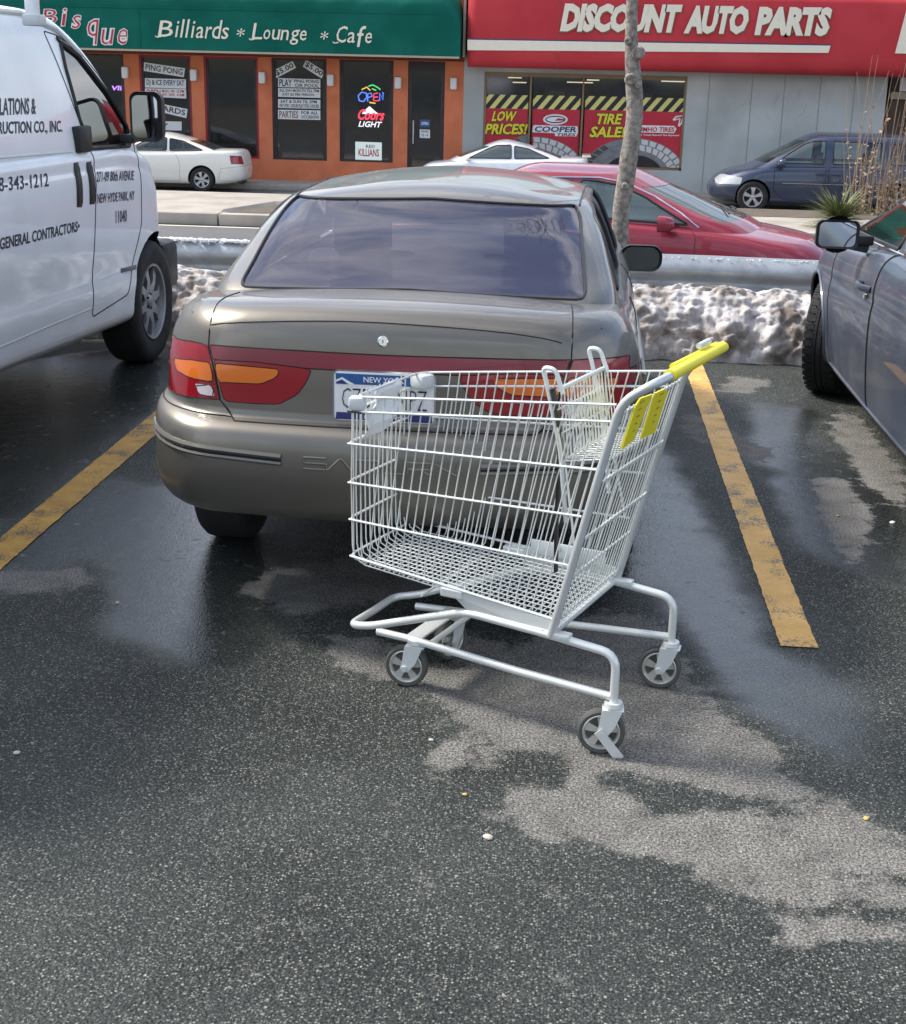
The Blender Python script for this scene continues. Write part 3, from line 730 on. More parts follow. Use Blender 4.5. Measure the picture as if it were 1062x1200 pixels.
# ------------------------------------------------------------------ bare street tree
t = thing('bare_tree', 'slender bare tree with knotty grey trunk beyond the guardrail', 'tree', (.42, 11.2, SZ))
pts = [(728, 330, 25), (728, 300, 24), (727, 270, 24), (728, 245, 24), (733, 215, 25), (737, 185, 25), (741, 160, 24), (744, 130, 23), (743, 100, 23), (741, 70, 20), (740, 40, 17), (741, 0, 16)]
path = [Vector((.42, 11.2, SZ-.05))]; rad = [.10]
for a, b, wd in pts: p = at(a, b, 1, 11.2); path.append(p); rad.append(wd/2/1640*11.2*.80)
path += [Vector((.36, 11.2, 3.0)), Vector((.42, 11.25, 3.8)), Vector((.38, 11.3, 4.8)), Vector((.45, 11.3, 6.0))]; rad += [.05, .042, .03, .012]
dense = catmull(np.array([[tuple(p)+(r,)] for p, r in zip(path, rad)]), 10); dp = [Vector(q[0][:3]) for q in dense]; dr = [q[0][3] for q in dense]
for i in range(len(dr)):
    ring_ = .03*max(0, MN.noise(Vector((0, 0, dp[i].z*16))))+.03*MN.noise(Vector((2, 0, dp[i].z*6))); dr[i] *= 1+ring_
mb = MB().use('bark').tube(dp, dr, 16)
for a, b, s in ((739, 93, .05), (748, 62, .055), (733, 218, .03), (748, 100, .03), (736, 48, .03)):
    p = at(a, b, 1, 11.13); mb.lathe([(s*.9, .05), (s*.95, 0), (s*.7, -.02), (s*.35, -.022), (.001, -.012)], p, (.15, 1, 0), 14)
mb.build('trunk', t)
def branch(mb, p, d, L, r, dep):
    P = [p]; n = 5
    for k in range(n): d = (d+Vector((random.uniform(-.25, .25), random.uniform(-.25, .25), random.uniform(-.05, .22)))).normalized(); P.append(P[-1]+d*L/n)
    mb.tube(P, [r*(1-.8*k/n) for k in range(n+1)], 6)
    if dep:
        for k in range(2, n+1):
            for _ in range(2): branch(mb, P[k], (d+Vector((random.uniform(-1, 1), random.uniform(-1, 1), random.uniform(-.1, .7)))).normalized(), L*.55, r*.45, dep-1)
for z in (3.2, 3.5, 3.9, 4.2, 4.6, 4.9, 5.3):
    a = random.random()*6.3; mb = MB().use('bark'); p = min(dp, key=lambda q: abs(q.z-z)); branch(mb, p, Vector((math.cos(a), math.sin(a), .9)).normalized(), 1.5, .022, 2); mb.build('branch', t)
# ------------------------------------------------------------------ shops across the street
YF = 32.0
def F(px, py, dy=0.0): return at(px, py, 1, YF+dy)
def fbox(mb, x0, y0, x1, y1, d0, d1):
    """box on the facade from pixel corners, from depth d0 to d1"""
    a = F(x0, y0); b = F(x1, y1); return mb.bx((min(a.x, b.x), YF+d0, min(a.z, b.z)), (max(a.x, b.x), YF+d1, max(a.z, b.z)))
def X_(px, py=120): return F(px, py).x
def Z_(px, py): return F(px, py).z
hall = thing('billiard_hall', 'orange stucco pool hall with dark windows under a long green awning', 'building', (-9, 32.3, -.83))
# openings: pixel x0, x1, top z, bottom z
ZT = 1.80; ZB = -.38
OPN = [(-40, 147), (165, 225), (240, 303), (319, 383), (398, 461)]; OX = [(X_(a), X_(b)) for a, b in OPN]; DX = (X_(478), X_(521)); XR = X_(543)
wl = MB().use('orange_wall'); xs_ = [-30]+[v for o_ in OX+[DX] for v in o_]+[XR]
for i in range(0, len(xs_), 2): wl.bx((xs_[i], YF, -.9), (xs_[i+1], YF+.35, ZT))
for a, b in OX: wl.bx((a-.001, YF+.002, -.9), (b+.001, YF+.35, ZB))
wl.bx((-30, YF+.001, ZT+.0005), (XR, YF+.35, 3.62)); wl.build('wall', hall, smooth=False)
MB().use('orange_dark').bx((-30, YF-.03, ZT-.12+.13), (XR-.002, YF-.001, ZT+.25)).build('fascia', hall, smooth=False)
MB().use('shop_dark').bx((-30, YF+3.5, -.9), (XR, YF+3.6, 3.5)).bx((-30, YF+.36, -.88), (XR, YF+3.5, -.84)).bx((-30, YF+.36, 2.4), (XR, YF+3.5, 2.5)).build('interior', hall, smooth=False)
for i, (a, b) in enumerate(OX):
    fr = MB().use('red_frame' if i in (1, 2) else 'dark_frame'); w_ = .045
    fr.bx((a, YF+.02, ZB), (a+w_, YF+.12, ZT)).bx((b-w_, YF+.02, ZB), (b, YF+.12, ZT)).bx((a+w_, YF+.02, ZT-w_), (b-w_, YF+.12, ZT)).bx((a+w_, YF+.02, ZB), (b-w_, YF+.12, ZB+w_))
    fr.use('dark_frame').bx((a+w_, YF+.05, ZB+w_), (a+2*w_, YF+.10, ZT-w_)).bx((b-2*w_, YF+.05, ZB+w_), (b-w_, YF+.10, ZT-w_))
    f_ = fr.build('window_frame', hall, smooth=False)
    MB().use('shop_glass').poly([(a+w_*2, YF+.07, ZB+w_), (b-w_*2, YF+.07, ZB+w_), (b-w_*2, YF+.07, ZT-w_), (a+w_*2, YF+.07, ZT-w_)]).build('window_pane', f_, smooth=False)
a, b = DX
d_ = MB().use('dark_frame').bx((a, YF+.04, -.83), (a+.09, YF+.12, ZT)).bx((b-.09, YF+.04, -.83), (b, YF+.12, ZT)).bx((a+.09, YF+.04, 1.6), (b-.09, YF+.12, ZT)).bx((a+.09, YF+.04, -.83), (b-.09, YF+.12, -.6)).build('door', hall, smooth=False)
MB().use('shop_glass').poly([(a+.09, YF+.07, -.6), (b-.09, YF+.07, -.6), (b-.09, YF+.07, 1.6), (a+.09, YF+.07, 1.6)]).build('door_pane', d_, smooth=False)
MB().use('chrome').bar((a+.13, YF+0, .05), (a+.13, YF+0, .55), .014).bar((a+.13, YF+0, .1), (a+.13, YF+.06, .1), .01).bar((a+.13, YF+0, .5), (a+.13, YF+.06, .5), .01).build('door_handle', d_)
# awning
AF = -.95                                           # front of the green awning in front of the wall
zb = F(340, 61, AF).z; zs = F(330, 12, AF).z
aw = MB().use('green_canvas'); xr = F(539, 60, AF).x; xsn = np.arange(-20, xr+.01, .06); xsn = np.append(xsn, [xr]); prf = [(AF+.04, zb-.03), (AF, zb), (AF, zb+.3), (AF, zs)]
for k in range(1, 15): q = math.pi/2*k/14; prf.append((AF+(0-AF)*(1-math.cos(q)), zs+.66*math.sin(q)))
vs = []; n = len(prf)
for x in xsn:
    e = max(0, 1-(xr-x)/.55); sq = math.sqrt(max(0, 1-e*e)) if e > 0 else 1
    for i, (y, z) in enumerate(prf):
        pl = .022*abs(math.sin((x+20)*math.pi/.85))*(1 if i > 4 else 0)+.005*MN.noise(Vector((x*2, z*3, 0)))
        zz = z if i < 3 else zb+.3+(z-zb-.3)*(.35+.65*sq)
        vs.append((x, YF+y-pl, zz))
aw.add(vs, [(i*n+k, i*n+k+1, (i+1)*n+k+1, (i+1)*n+k) for i in range(len(xsn)-1) for k in range(n-1)])
aw.add([(xr, YF+p[0], zb+.3+(p[1]-zb-.3)*.35 if i >= 3 else p[1]) for i, p in enumerate(prf)]+[(xr, YF-.001, zb)], [tuple(range(n+1))])
A = aw.build('awning', hall, ang=50)
MB().use('beige_trim').bx((-20, YF+AF+.01, zb-.055), (xr-.01, YF+AF+.06, zb-.012)).build('awning_rail', A)
MB().use('green_canvas').bx((-20, YF+AF-.012, zs-.02), (xr-.5, YF+AF+.01, zs+.02)).build('awning_seam', A)
for p_ in (163,): MB().use('green_canvas').box((F(p_, 30, AF).x, YF+AF-.004, (zb+zs)/2), (.03, .02, zs-zb)).build('awning_seam', A)
def ftext(mb, s, x0, x1, yt, yb, slope=.026, dy=0.0, **k):
    """text in a pixel box on the facade plane (yt, yb at its left end)"""
    w_ = x1-x0; return text(mb, s, F(x0, yb, dy), F(x1, yb+slope*w_, dy), F(x0, yt, dy), **k)
lt = MB().use('cream_vinyl'); D = AF-.016
for s, x0, x1, yt, yb in (('B', 185, 202, 24, 43), ('i', 205, 207.6, 24.5, 43.5), ('l', 211, 213.4, 22.5, 44), ('l', 217, 219.4, 22.5, 44), ('i', 223.6, 226.2, 24.5, 44.3), ('a', 229, 238, 31, 44.8), ('r', 240, 247, 31, 45), ('d', 247.5, 257.5, 23.5, 45.4), ('s', 259, 267, 32, 45.8), ('*', 277, 286, 33, 43),
                          ('L', 295, 307, 27, 46), ('o', 308, 316, 34.5, 46.3), ('u', 318, 327, 34.5, 46.7), ('n', 328.5, 337.5, 34.8, 47), ('g', 339, 349, 35, 52.5), ('e', 350.5, 358.5, 35.4, 47.5), ('*', 375, 384, 36.5, 46.5),
                          ('C', 393, 405, 30.5, 50), ('a', 406.5, 415.5, 37.5, 50.2), ('f', 416.5, 425.5, 30.5, 55), ('e', 427, 435, 38, 50.8)):
    text(lt, s, F(x0, yb, D), F(x1, yb, D), F(x0+(yb-yt)*.16, yt, D), bold=.004, shear=.0)
    if s in 'BLC': lt.tube([F(x0-3, yb-1, D), F(x0-1, yb+.6, D), F(x0+4, yb-.2, D)], .014, 4)
lt.build('lettering', A, smooth=False)
lw_ = MB(); 
for s, x0, x1, yt, yb in (('B', 50, 66, 11, 27), ('i', 72, 76, 10, 30), ('s', 84, 93, 18, 33), ('q', 101, 113, 23, 52), ('u', 118, 131, 34, 52), ('e', 137, 148, 34, 51.5)):
    lw_.use('white_vinyl'); text(lw_, s, F(x0, yb, D), F(x1, yb, D), F(x0+2.5, yt, D), bold=.01, grow=.035)
    lw_.use('red_vinyl'); text(lw_, s, F(x0, yb, D-.012), F(x1, yb, D-.012), F(x0+2.5, yt, D-.012), bold=-.012)
lw_.build('lettering', A, smooth=False, label='red italic letters with a white outline')
# wall lamps
pos = [('lower edge of awning beside the dark left window', 148, 85), ('between the two red framed windows', 228, 88), ('between red framed window and menu board window', 308, 91), ('between sign covered window and beer sign window', 388, 94), ('just left of the dark door', 467, 97), ('on the narrow orange pier right of the door', 532, 98)]
LB = ['small white wall lamp left of the ping pong window', 'small white wall lamp between the two red framed windows', 'small white wall lamp between the empty red framed window and the notice board window', 'small white wall lamp between notice board window and beer sign window', 'small white wall lamp just left of the dark door', 'small white wall lamp on the orange pier right of the door']
for (q, px, py), lb in zip(pos, LB):
    c = F(px, py); t = thing('wall_lamp', lb, 'wall lamp', (c.x, YF, c.z-.12), group='white lamps along the orange wall')
    MB().use('lamp_white').box((c.x, YF-.075, c.z), (.145, .13, .25), bev=.03).build('lamp_shade', t); MB().use('dark_frame').box((c.x, YF-.008, c.z), (.1, .015, .2)).build('back_plate', t)
# notices in the windows (hung just behind the glass)
DY = .05
def notice(name, label, cat, P, lines, board='paper', group=None, dy=None, ink='ink'):
    """P = pixel corners TL, TR, BR, BL; lines = (text, u0, u1, v0, v1[, material]) in board units, v down"""
    dy = DY if dy is None else dy
    TL, TR, BR, BL = [F(a, b, dy) for a, b in P]
    c = (TL+TR+BR+BL)/4; t = thing(name, label, cat, tuple(c), group=group)
    MB().use(board).poly([BL, BR, TR, TL], (0, .006, 0)).build('board', t, smooth=False)
    mb = MB(); U = TR-TL; V = BL-TL
    for l in lines:
        mb.use(l[5] if len(l) > 5 else ink); s, u0, u1, v0, v1 = l[:5]
        text(mb, s, TL+U*u0+V*v1, TL+U*u1+V*v1, TL+U*u0+V*v0, lift=.003, bold=.02)
    mb.build('lettering', t, smooth=False); return t
G1 = 'paper notices in the orange wall windows'
notice('banner', 'tilted white banner reading PING PONG at the top of the red framed window', 'banner', [(169, 73), (217, 80), (215.5, 90.5), (168.5, 83)], [('PING PONG', .04, .95, .15, .85, 'ink_faded')], group=G1)
notice('banner', 'wide white banner in blue black letters about every Saturday night', 'banner', [(170, 91.5), (218, 93), (218, 104), (170, 102.5)], [('DJ & ICE EVERY SAT', .04, .96, .12, .88, 'navy_vinyl')], group=G1)
notice('banner', 'white banner with OPEN in red directly below the blue lettered one', 'banner', [(170, 103.5), (218, 104.5), (218.5, 115.5), (170, 113)], [('OPEN', .03, .38, .1, .85, 'red_vinyl'), ('MON - FRI', .42, .72, .12, .45, 'red_vinyl'), ('SAT - SUN', .42, .72, .55, .88, 'red_vinyl'), ('12 PM', .78, .96, .12, .45, 'red_vinyl'), ('4 AM', .78, .96, .55, .88, 'red_vinyl')], board='paper', group=G1)
notice('banner', 'tilted white banner reading BILLIARDS half hidden by the van mirror', 'banner', [(168, 117), (220, 128), (218.5, 138.5), (167, 126)], [('BILLIARDS', .04, .96, .15, .87)], group=G1)
notice('notice', 'small pale photo notice low in the ping pong window', 'notice', [(190, 142), (213, 142.6), (213, 153), (190, 152.4)], [('VIP', .06, .3, .2, .5)], group=G1)
notice('price_card', 'left of two tilted price cards above the pool notices', 'sign', [(320, 83), (343, 71.5), (347, 79.5), (324, 91.5)], [('$5.00', .05, .95, .12, .88)], board='paper', group=G1)
notice('price_card', 'right of two tilted price cards above the pool notices', 'sign', [(359, 70), (381, 84), (377, 92), (355, 78)], [('$5.00', .05, .95, .12, .88)], board='paper', group=G1)
notice('notice', 'white notice reading PLAY PING PONG OR POOL, topmost of its stack', 'notice', [(326, 91.5), (375.5, 93), (375.5, 103), (326, 102)], [('PLAY', .03, .33, .1, .9), ('PING PONG', .38, .97, .08, .45), ('OR POOL', .4, .97, .55, .92)], group=G1)
notice('notice', 'white notice reading JUST $5 PER PERSON, second of its stack', 'notice', [(326, 103.2), (375.5, 104.2), (375.5, 114.8), (326, 113.4)], [('ALL DAY MON-TH TILL 7PM', .03, .97, .08, .42), ('JUST $5 PER PERSON', .1, .85, .55, .92)], group=G1)
notice('notice', 'white notice reading PAY FOR 1 HOUR PLAY FOR 2, third of its stack', 'notice', [(326, 116), (375.5, 117), (375.5, 127.6), (326, 126.4)], [('SAT & SUN TIL 5PM', .06, .92, .08, .42), ('PAY FOR 1 HOUR PLAY FOR 2 HOURS', .04, .97, .52, .94)], group=G1)
notice('notice', 'white notice with PARTIES in brown, lowest of its stack', 'notice', [(326, 128.5), (375.5, 129.4), (375.5, 140.6), (326, 139.4)], [('PARTIES', .03, .48, .12, .88, 'gold_shadow'), ('FOR ALL', .55, .95, .1, .45), ('OCCASIONS', .55, .97, .55, .9)], group=G1)
# beer signs
DY = .12
c = F(433, 112, DY); t = thing('neon_sign', 'round multicoloured neon sign with OPEN letters in the beer sign window', 'neon sign', tuple(c))
def F2(a, b): return F(a, b, DY)
for m_, P in (('neon_blue', [(421, 118), (420, 112), (424, 108), (429, 109), (430, 114), (426, 119), (421, 118)]), ('neon_blue', [(431, 119), (431, 110), (435, 109), (436, 113), (432, 114)]), ('neon_red', [(443, 109), (438, 110), (438, 118), (444, 118)]), ('neon_red', [(438, 114), (443, 113.5)]), ('neon_blue', [(445, 118), (445, 109), (449, 117), (449, 108)]),
              ('neon_amber', [(424, 105), (430, 102), (434, 106)]), ('neon_green', [(432, 101), (437, 99.5), (442, 102), (446, 105)]), ('neon_green', [(436, 104), (441, 106)]), ('neon_amber', [(433, 120), (440, 121)])):
    MB().use(m_).tube([F2(*p) for p in P], .016, 6).build('neon_tube', t)
c = F(431, 140, DY); t = thing('neon_sign', 'red and white lit beer sign reading LIGHT below the neon', 'neon sign', tuple(c))
mb = MB().use('neon_white').poly([F2(424, 133), F2(430, 127), (F2(433, 124.5)), F2(438, 129), F2(444, 134), F2(437, 133), F2(430, 134)], (0, .015, 0)); mb.build('mountain', t, smooth=False)
mb = MB().use('neon_red'); text(mb, 'Coors', F(418, 140.5, DY-.02), F(449, 141.5, DY-.02), F(420, 127.5, DY-.02), bold=.03, shear=.1); mb.build('lettering', t, smooth=False)
mb = MB().use('neon_white'); text(mb, 'LIGHT', F(420, 148.5, DY-.02), F(446, 149.5, DY-.02), F(422, 141.8, DY-.02), bold=.02); mb.build('lettering', t, smooth=False)
DY = .05
notice('light_box', 'pale square sign with red brush lettering low in the beer sign window', 'sign', [(416.5, 166), (447.5, 167), (447.5, 189.5), (416.5, 188.5)], [('KILLIANS', .12, .9, .35, .75, 'red_vinyl'), ('RED', .4, .75, .14, .3, 'gold_shadow')], board='sign_glow')
DY = .12
c = F(136, 101, DY); t = thing('neon_sign', 'small violet neon sign reading VIP in the leftmost dark window', 'neon sign', tuple(c))
mb = MB().use('neon_violet'); text(mb, 'VIP', F(130, 106, DY), F(146, 106, DY), F(131, 100.5, DY), bold=.03); mb.build('lettering', t, smooth=False)
DY = .05
notice('sticker', 'blue and white sticker on the dark door glass', 'sticker', [(492, 140), (504, 140.3), (504, 149.3), (492, 149)], [('OPEN', .15, .85, .3, .7, 'white_vinyl')], board='plate_blue', dy=.06)
notice('sticker', 'pale paper sticker below the blue one on the door', 'sticker', [(492, 151.5), (504, 152), (504, 162), (492, 161.5)], [('HOURS', .15, .85, .1, .35), ('12 - 4', .2, .8, .5, .8)], dy=.06)

# ---- auto parts shop
shop = thing('auto_parts_shop', 'grey block shop under a long red awning with cream lettering', 'building', (4, 32.3, -.83))
sx0, sx1 = X_(567), X_(804); st, sb = 1.62, -.37; xe = X_(1038)
wl = MB().use('grey_wall').bx((XR+.001, YF+.002, -.9), (sx0, YF+.35, 3.6)).bx((sx1, YF, -.9), (xe, YF+.35, 3.6)).bx((sx0+.001, YF+.004, -.9), (sx1-.001, YF+.35, sb)).bx((sx0+.001, YF+.003, st), (sx1-.001, YF+.35, 3.6)).bx((XR+.002, YF+.36, 3.4), (xe, YF+8, 3.59)).bx((xe-.3, YF+.36, -.9), (xe-.001, YF+8, 3.39)); wl.build('wall', shop, smooth=False)
mb = MB().use('concrete')
for px in (830, 880, 918, 960, 1000): mb.box((X_(px), YF-.001, .5), (.015, .01, 2.6))
mb.build('panel_joint', shop, smooth=False)
mb = MB().use('white_vinyl')
for k in range(16):
    q = F(random.uniform(870, 975), random.uniform(100, 135), -.006); mb.tube([q, q+Vector((random.uniform(-.1, .1), 0, random.uniform(-.18, -.03))), q+Vector((random.uniform(-.15, .15), 0, random.uniform(-.25, -.1)))], .006, 4, flat=.3)
mb.build('chalk_scratches', shop)
MB().use('shop_dark').bx((XR, YF+5, -.9), (xe-.3, YF+5.1, 3.3)).bx((XR, YF+.36, -.88), (xe-.3, YF+5, -.84)).bx((XR, YF+.36, 2.9), (xe-.3, YF+5, 3.0)).bx((XR, YF+.36, -.9), (XR+.1, YF+5, 2.89)).build('interior', shop, smooth=False)
fr = MB().use('brass').bx((sx0, YF+.02, st-.09), (sx1, YF+.12, st)).bx((sx0, YF+.02, sb), (sx1, YF+.12, sb+.05)).bx((sx0, YF+.02, sb), (sx0+.05, YF+.12, st-.09)).bx((sx1-.05, YF+.02, sb), (sx1, YF+.12, st-.09))
for px in (621.5, 683): fr.bx((X_(px)-.022, YF-.01, sb), (X_(px)+.022, YF+.11, st-.08))
f_ = fr.build('window_frame', shop, smooth=False)
for a, b in ((sx0+.05, X_(621.5)-.04), (X_(621.5)+.04, X_(683)-.04), (X_(683)+.04, sx1-.05)): MB().use('shop_glass').poly([(a, YF+.085, sb+.05), (b, YF+.085, sb+.05), (b, YF+.085, st-.09), (a, YF+.085, st-.09)]).build('window_pane', f_, smooth=False)
for k in range(9):
    q = F(random.uniform(600, 800), random.uniform(94, 106)); y = YF+random.uniform(2.5, 4.5); MB().use('tube_light').box((q.x*y/YF, y, q.z+.12), (random.uniform(.25, .7), .08, .025)).build('strip_light', shop)
mb = MB().use('shelf')
for k in range(9): x = sx0+.4+k*.5; mb.bx((x, YF+1.2, -.8), (x+.35, YF+1.6, random.uniform(.6, 1.25)))
mb.build('shelving', shop, smooth=False)
# tyre posters
def poster(label, x0, x1, slope, words, tread):
    t0 = lambda x: 110.5+(x-567)*.016; t = thing('window_poster', label, 'poster', tuple(F((x0+x1)/2, 160, DY)), group='red sale posters in the shop window')
    A_, B_ = F(x0, t0(x0)+16, DY), F(x1, t0(x1)+16, DY); zb_ = sb+.055
    MB().use('red_vinyl').bx((A_.x, YF+DY, zb_), (B_.x, YF+DY+.012, A_.z)).build('board', t, smooth=False)
    z1 = A_.z; z2 = F(x0, t0(x0), DY).z; MB().use('black_vinyl').bx((A_.x, YF+DY, z1+.001), (B_.x, YF+DY+.012, z2)).build('hazard_band', t, smooth=False)
    mb = MB().use('yellow_pale'); p = .245; k = A_.x-.4
    hh = z2-z1
    while k < B_.x:
        P = [(k, z1), (k+.12, z1), (k+.12+.24, z2), (k+.24, z2)]; Q = []
        # clip to the band
        def clip(P, f, inv):
            o = []
            for i in range(len(P)):
                a, b = P[i-1], P[i]; ia, ib = inv(a[0]), inv(b[0])
                if ia != ib: tt = (f-a[0])/(b[0]-a[0]); o.append((f, a[1]+(b[1]-a[1])*tt))
                if ib: o.append(b)
            return o
        P = clip(P, A_.x, lambda v: v >= A_.x); P = clip(P, B_.x, lambda v: v <= B_.x) if len(P) > 2 else P
        if len(P) > 2: mb.poly([(q[0], YF+DY-.004, q[1]) for q in P])
        k += p
    mb.build('hazard_stripes', t, smooth=False)
    for w in words: w(t)
    return t
def yellow_words(rows):
    def f(t):
        mb = MB()
        for s, a, b, c, d in rows:
            for m_, dd, g in (('black_vinyl', 0, .05), ('yellow_vinyl', -.004, 0)):
                mb.use(m_); text(mb, s, F(a, d, DY-.006+dd), F(b, d+.3, DY-.006+dd), F(a+3.2, c, DY-.006+dd), bold=.035, grow=g)
        mb.build('lettering', t, smooth=False)
    return f
def tyre_art(cx, cy, x0, x1, inner, yb):
    """tyre lying across the poster: curved tread band of light blocks"""
    def f(t):
        mb = MB().use('grey_tread')
        def E(a, r): return (cx+(62*r)*math.cos(a), cy-(46*r)*math.sin(a))
        def G(a, b, d): 
            a = min(max(a, x0), x1); b = min(b, yb); q = F(a, b, DY+d); q.z = max(q.z, sb+.06); return q
        N = 40; R0 = .58 if inner else .66
        for i in range(N):
            a0, a1 = math.pi*(1-i/N), math.pi*(1-(i+1)/N)
            P = [E(a0, 1), E(a1, 1), E(a1, R0), E(a0, R0)]
            if max(p[0] for p in P) < x0 or min(p[0] for p in P) > x1: continue
            mb.use('grey_tread'); mb.poly([G(*p, -.005) for p in P])
        if inner:
            mb.use('black_vinyl')
            for i in range(N):
                a0, a1 = math.pi*(1-i/N), math.pi*(1-(i+1)/N); P = [E(a0, R0), E(a1, R0), (E(a1, R0)[0], cy), (E(a0, R0)[0], cy)]
                if max(p[0] for p in P) < x0 or min(p[0] for p in P) > x1: continue
                mb.poly([G(*p, -.004) for p in P])
        for i in range(18):
            a0, a1 = math.pi*(1-(i+.08)/18), math.pi*(1-(i+.86)/18)
            for r0, r1 in ((.985, .86), (.84, .70)):
                sh = .05*(1-r1)
                P = [E(a0+sh*4, r0), E(a1+sh*4, r0), E(a1, r1), E(a0, r1)]
                if max(p[0] for p in P) < x0+1 or min(p[0] for p in P) > x1-1: continue
                mb.use('light_tread' if i > 8 else 'rubber_grey' if (i < 6 and r0 > .9) else 'grey_tread'); mb.poly([G(*p, -.008) for p in P])
        mb.build('tyre_picture', t, smooth=False)
    return f
def logo_words(t):
    mb = MB()
    cx, cy = 651, 140
    for m_, a, b, d in (('white_vinyl', 14.5, 6.2, -.006), ('navy_vinyl', 12, 4.4, -.009), ('white_vinyl', 10.5, 3, -.012)):
        mb.use(m_); mb.poly([F(cx+a*math.cos(q), cy-b*math.sin(q), DY+d) for q in np.linspace(0, 2*math.pi, 29)[:-1]])
    mb.use('red_vinyl').poly([F(a, b, DY-.015) for a, b in ((650, 141.5), (661, 141.2), (662, 139.6), (654, 138.6))])
    mb.use('white_vinyl').poly([F(a, b, DY-.005) for a, b in ((624.5, 149), (626, 146.5), (677, 148), (677.5, 155), (675.5, 160), (651, 159.5), (650, 156), (624, 155))])
    for m_, d, g in (('navy_vinyl', -.009, 0),): mb.use(m_); text(mb, 'COOPER', F(626, 154.6, DY+d), F(675.5, 155.2, DY+d), F(627.5, 147.8, DY+d), bold=.03)
    mb.use('ink_faded'); text(mb, 'TIRES', F(652, 159.4, DY-.009), F(674, 159.6, DY-.009), F(652.8, 156, DY-.009), bold=.02); mb.build('lettering', t, smooth=False)
def kumho(t):
    mb = MB().use('white_vinyl').poly([F(a, b, DY-.005) for a, b in ((741, 146.5), (790, 147.5), (793, 151), (790, 156), (741, 155))])
    mb.use('red_vinyl'); text(mb, 'KUMHO TIRES', F(743, 154.5, DY-.009), F(790, 154.8, DY-.009), F(744, 148.8, DY-.009), bold=.03)
    mb.use('white_vinyl'); text(mb, 'Better Treads Beyond The Expected', F(744, 159.3, DY-.006), F(796, 160, DY-.006), F(744, 157, DY-.006), bold=.03)
    mb.tube([F(a, b, DY-.01) for a, b in ((789, 141), (792, 137), (801, 135.5), (799, 144), (795.5, 148))], .02, 5); mb.tube([F(a, b, DY-.01) for a, b in ((789, 141), (797, 139), (795.5, 148))], .02, 5); mb.build('lettering', t, smooth=False)
poster('red poster reading LOW PRICES in yellow, leftmost in the shop window', 568.5, 619, 0, [yellow_words([('LOW', 576, 603, 130, 142), ('PRICES!', 567.8, 616, 144.5, 157.5)]), tyre_art(640, 200, 569, 619, False, 197)], 0)
poster('red poster with oval tire brand logo between the brass mullions', 624.5, 680, 0, [logo_words, tyre_art(625, 206, 625, 680, False, 197)], 0)
poster('wide red poster reading TIRE SALE in yellow above a big tire', 685.5, 802, 0, [yellow_words([('TIRE', 697, 727, 133, 145.5), ('SALE!', 690.5, 731, 148, 161)]), kumho, tyre_art(742, 208, 686, 802, True, 199)], 0)
# red awning
RF = -.85; zb = F(760, 72.5, RF).z; aw = MB().use('red_canvas'); x0 = F(547, 60, RF).x; prf = [(0, zb-.12), (RF*.35, zb-.19), (RF*.7, zb-.185), (RF*.9, zb-.13), (RF*.98, zb-.02), (RF, zb+.12), (RF, zb+.9), (RF, 3.12), (RF*.97, 3.2), (RF*.85, 3.28), (RF*.5, 3.36), (0, 3.4)]
xsn = np.append(np.arange(x0, 13, .1), [13]); n = len(prf); vs = []
for x in xsn:
    e = max(0, 1-(x-x0)/.18); ins = .16*(1-math.sqrt(max(0, 1-e*e)))
    for y, z in prf: vs.append((x, YF+min(y+ins, 0), z+.004*MN.noise(Vector((x*1.5, z*2, 0)))))
aw.add(vs, [(i*n+k, i*n+k+1, (i+1)*n+k+1, (i+1)*n+k) for i in range(len(xsn)-1) for k in range(n-1)])
aw.add([vs[k] for k in range(n)], [tuple(range(n))]); A = aw.build('awning', shop, ang=50)
D = RF-.012; mb = MB().use('navy_vinyl').poly([F(a, b, D) for a, b in ((548, 45), (975, 52), (975, 54), (548, 47))], (0, .01, 0)); mb.use('cream_vinyl').poly([F(a, b, D-.004) for a, b in ((548, 46.5), (973.5, 53.5), (971, 62), (548, 58.8))], (0, .01, 0)); mb.build('stripe', A, smooth=False)
mb = MB()
for s, a, b, yt, yb in (('DISCOUNT', 656, 793, 3.5, 37.2), ('AUTO', 801, 874, 6, 39.6), ('PARTS', 884, 970, 7.5, 41.5)):
    for m_, d, g, o in (('gold_shadow', -.008, .02, .9), ('cream_vinyl', -.014, 0, 0)):
        mb.use(m_); text(mb, s, F(a+o*.6, yb+o, D+d), F(b+o*.6, yb+o+(b-a)*.012, D+d), F(a+o*.6+6.5, yt+o, D+d), bold=.06, grow=g, space=.95)
mb.build('lettering', A, smooth=False)
MB().use('cream_vinyl').poly([F(a, b, D-.003) for a, b in ((1049, 62.5), (1062, 13), (1120, 14), (1110, 64))], (0, .01, 0)).build('lettering', A, smooth=False)
mb = MB().use('gold_shadow')
for px in (655, 1062): mb.box((F(px, 30, RF).x, YF+RF-.001, 2.4), (.008, .006, 1.4))
mb.build('awning_seam', A, smooth=False)
mb = MB().use('beige_trim').bx((XR+.0, YF-.5, 1.9), (F(546, 30, -.5).x, YF-.003, 3.7)); mb.build('downpipe_cover', shop, smooth=False)
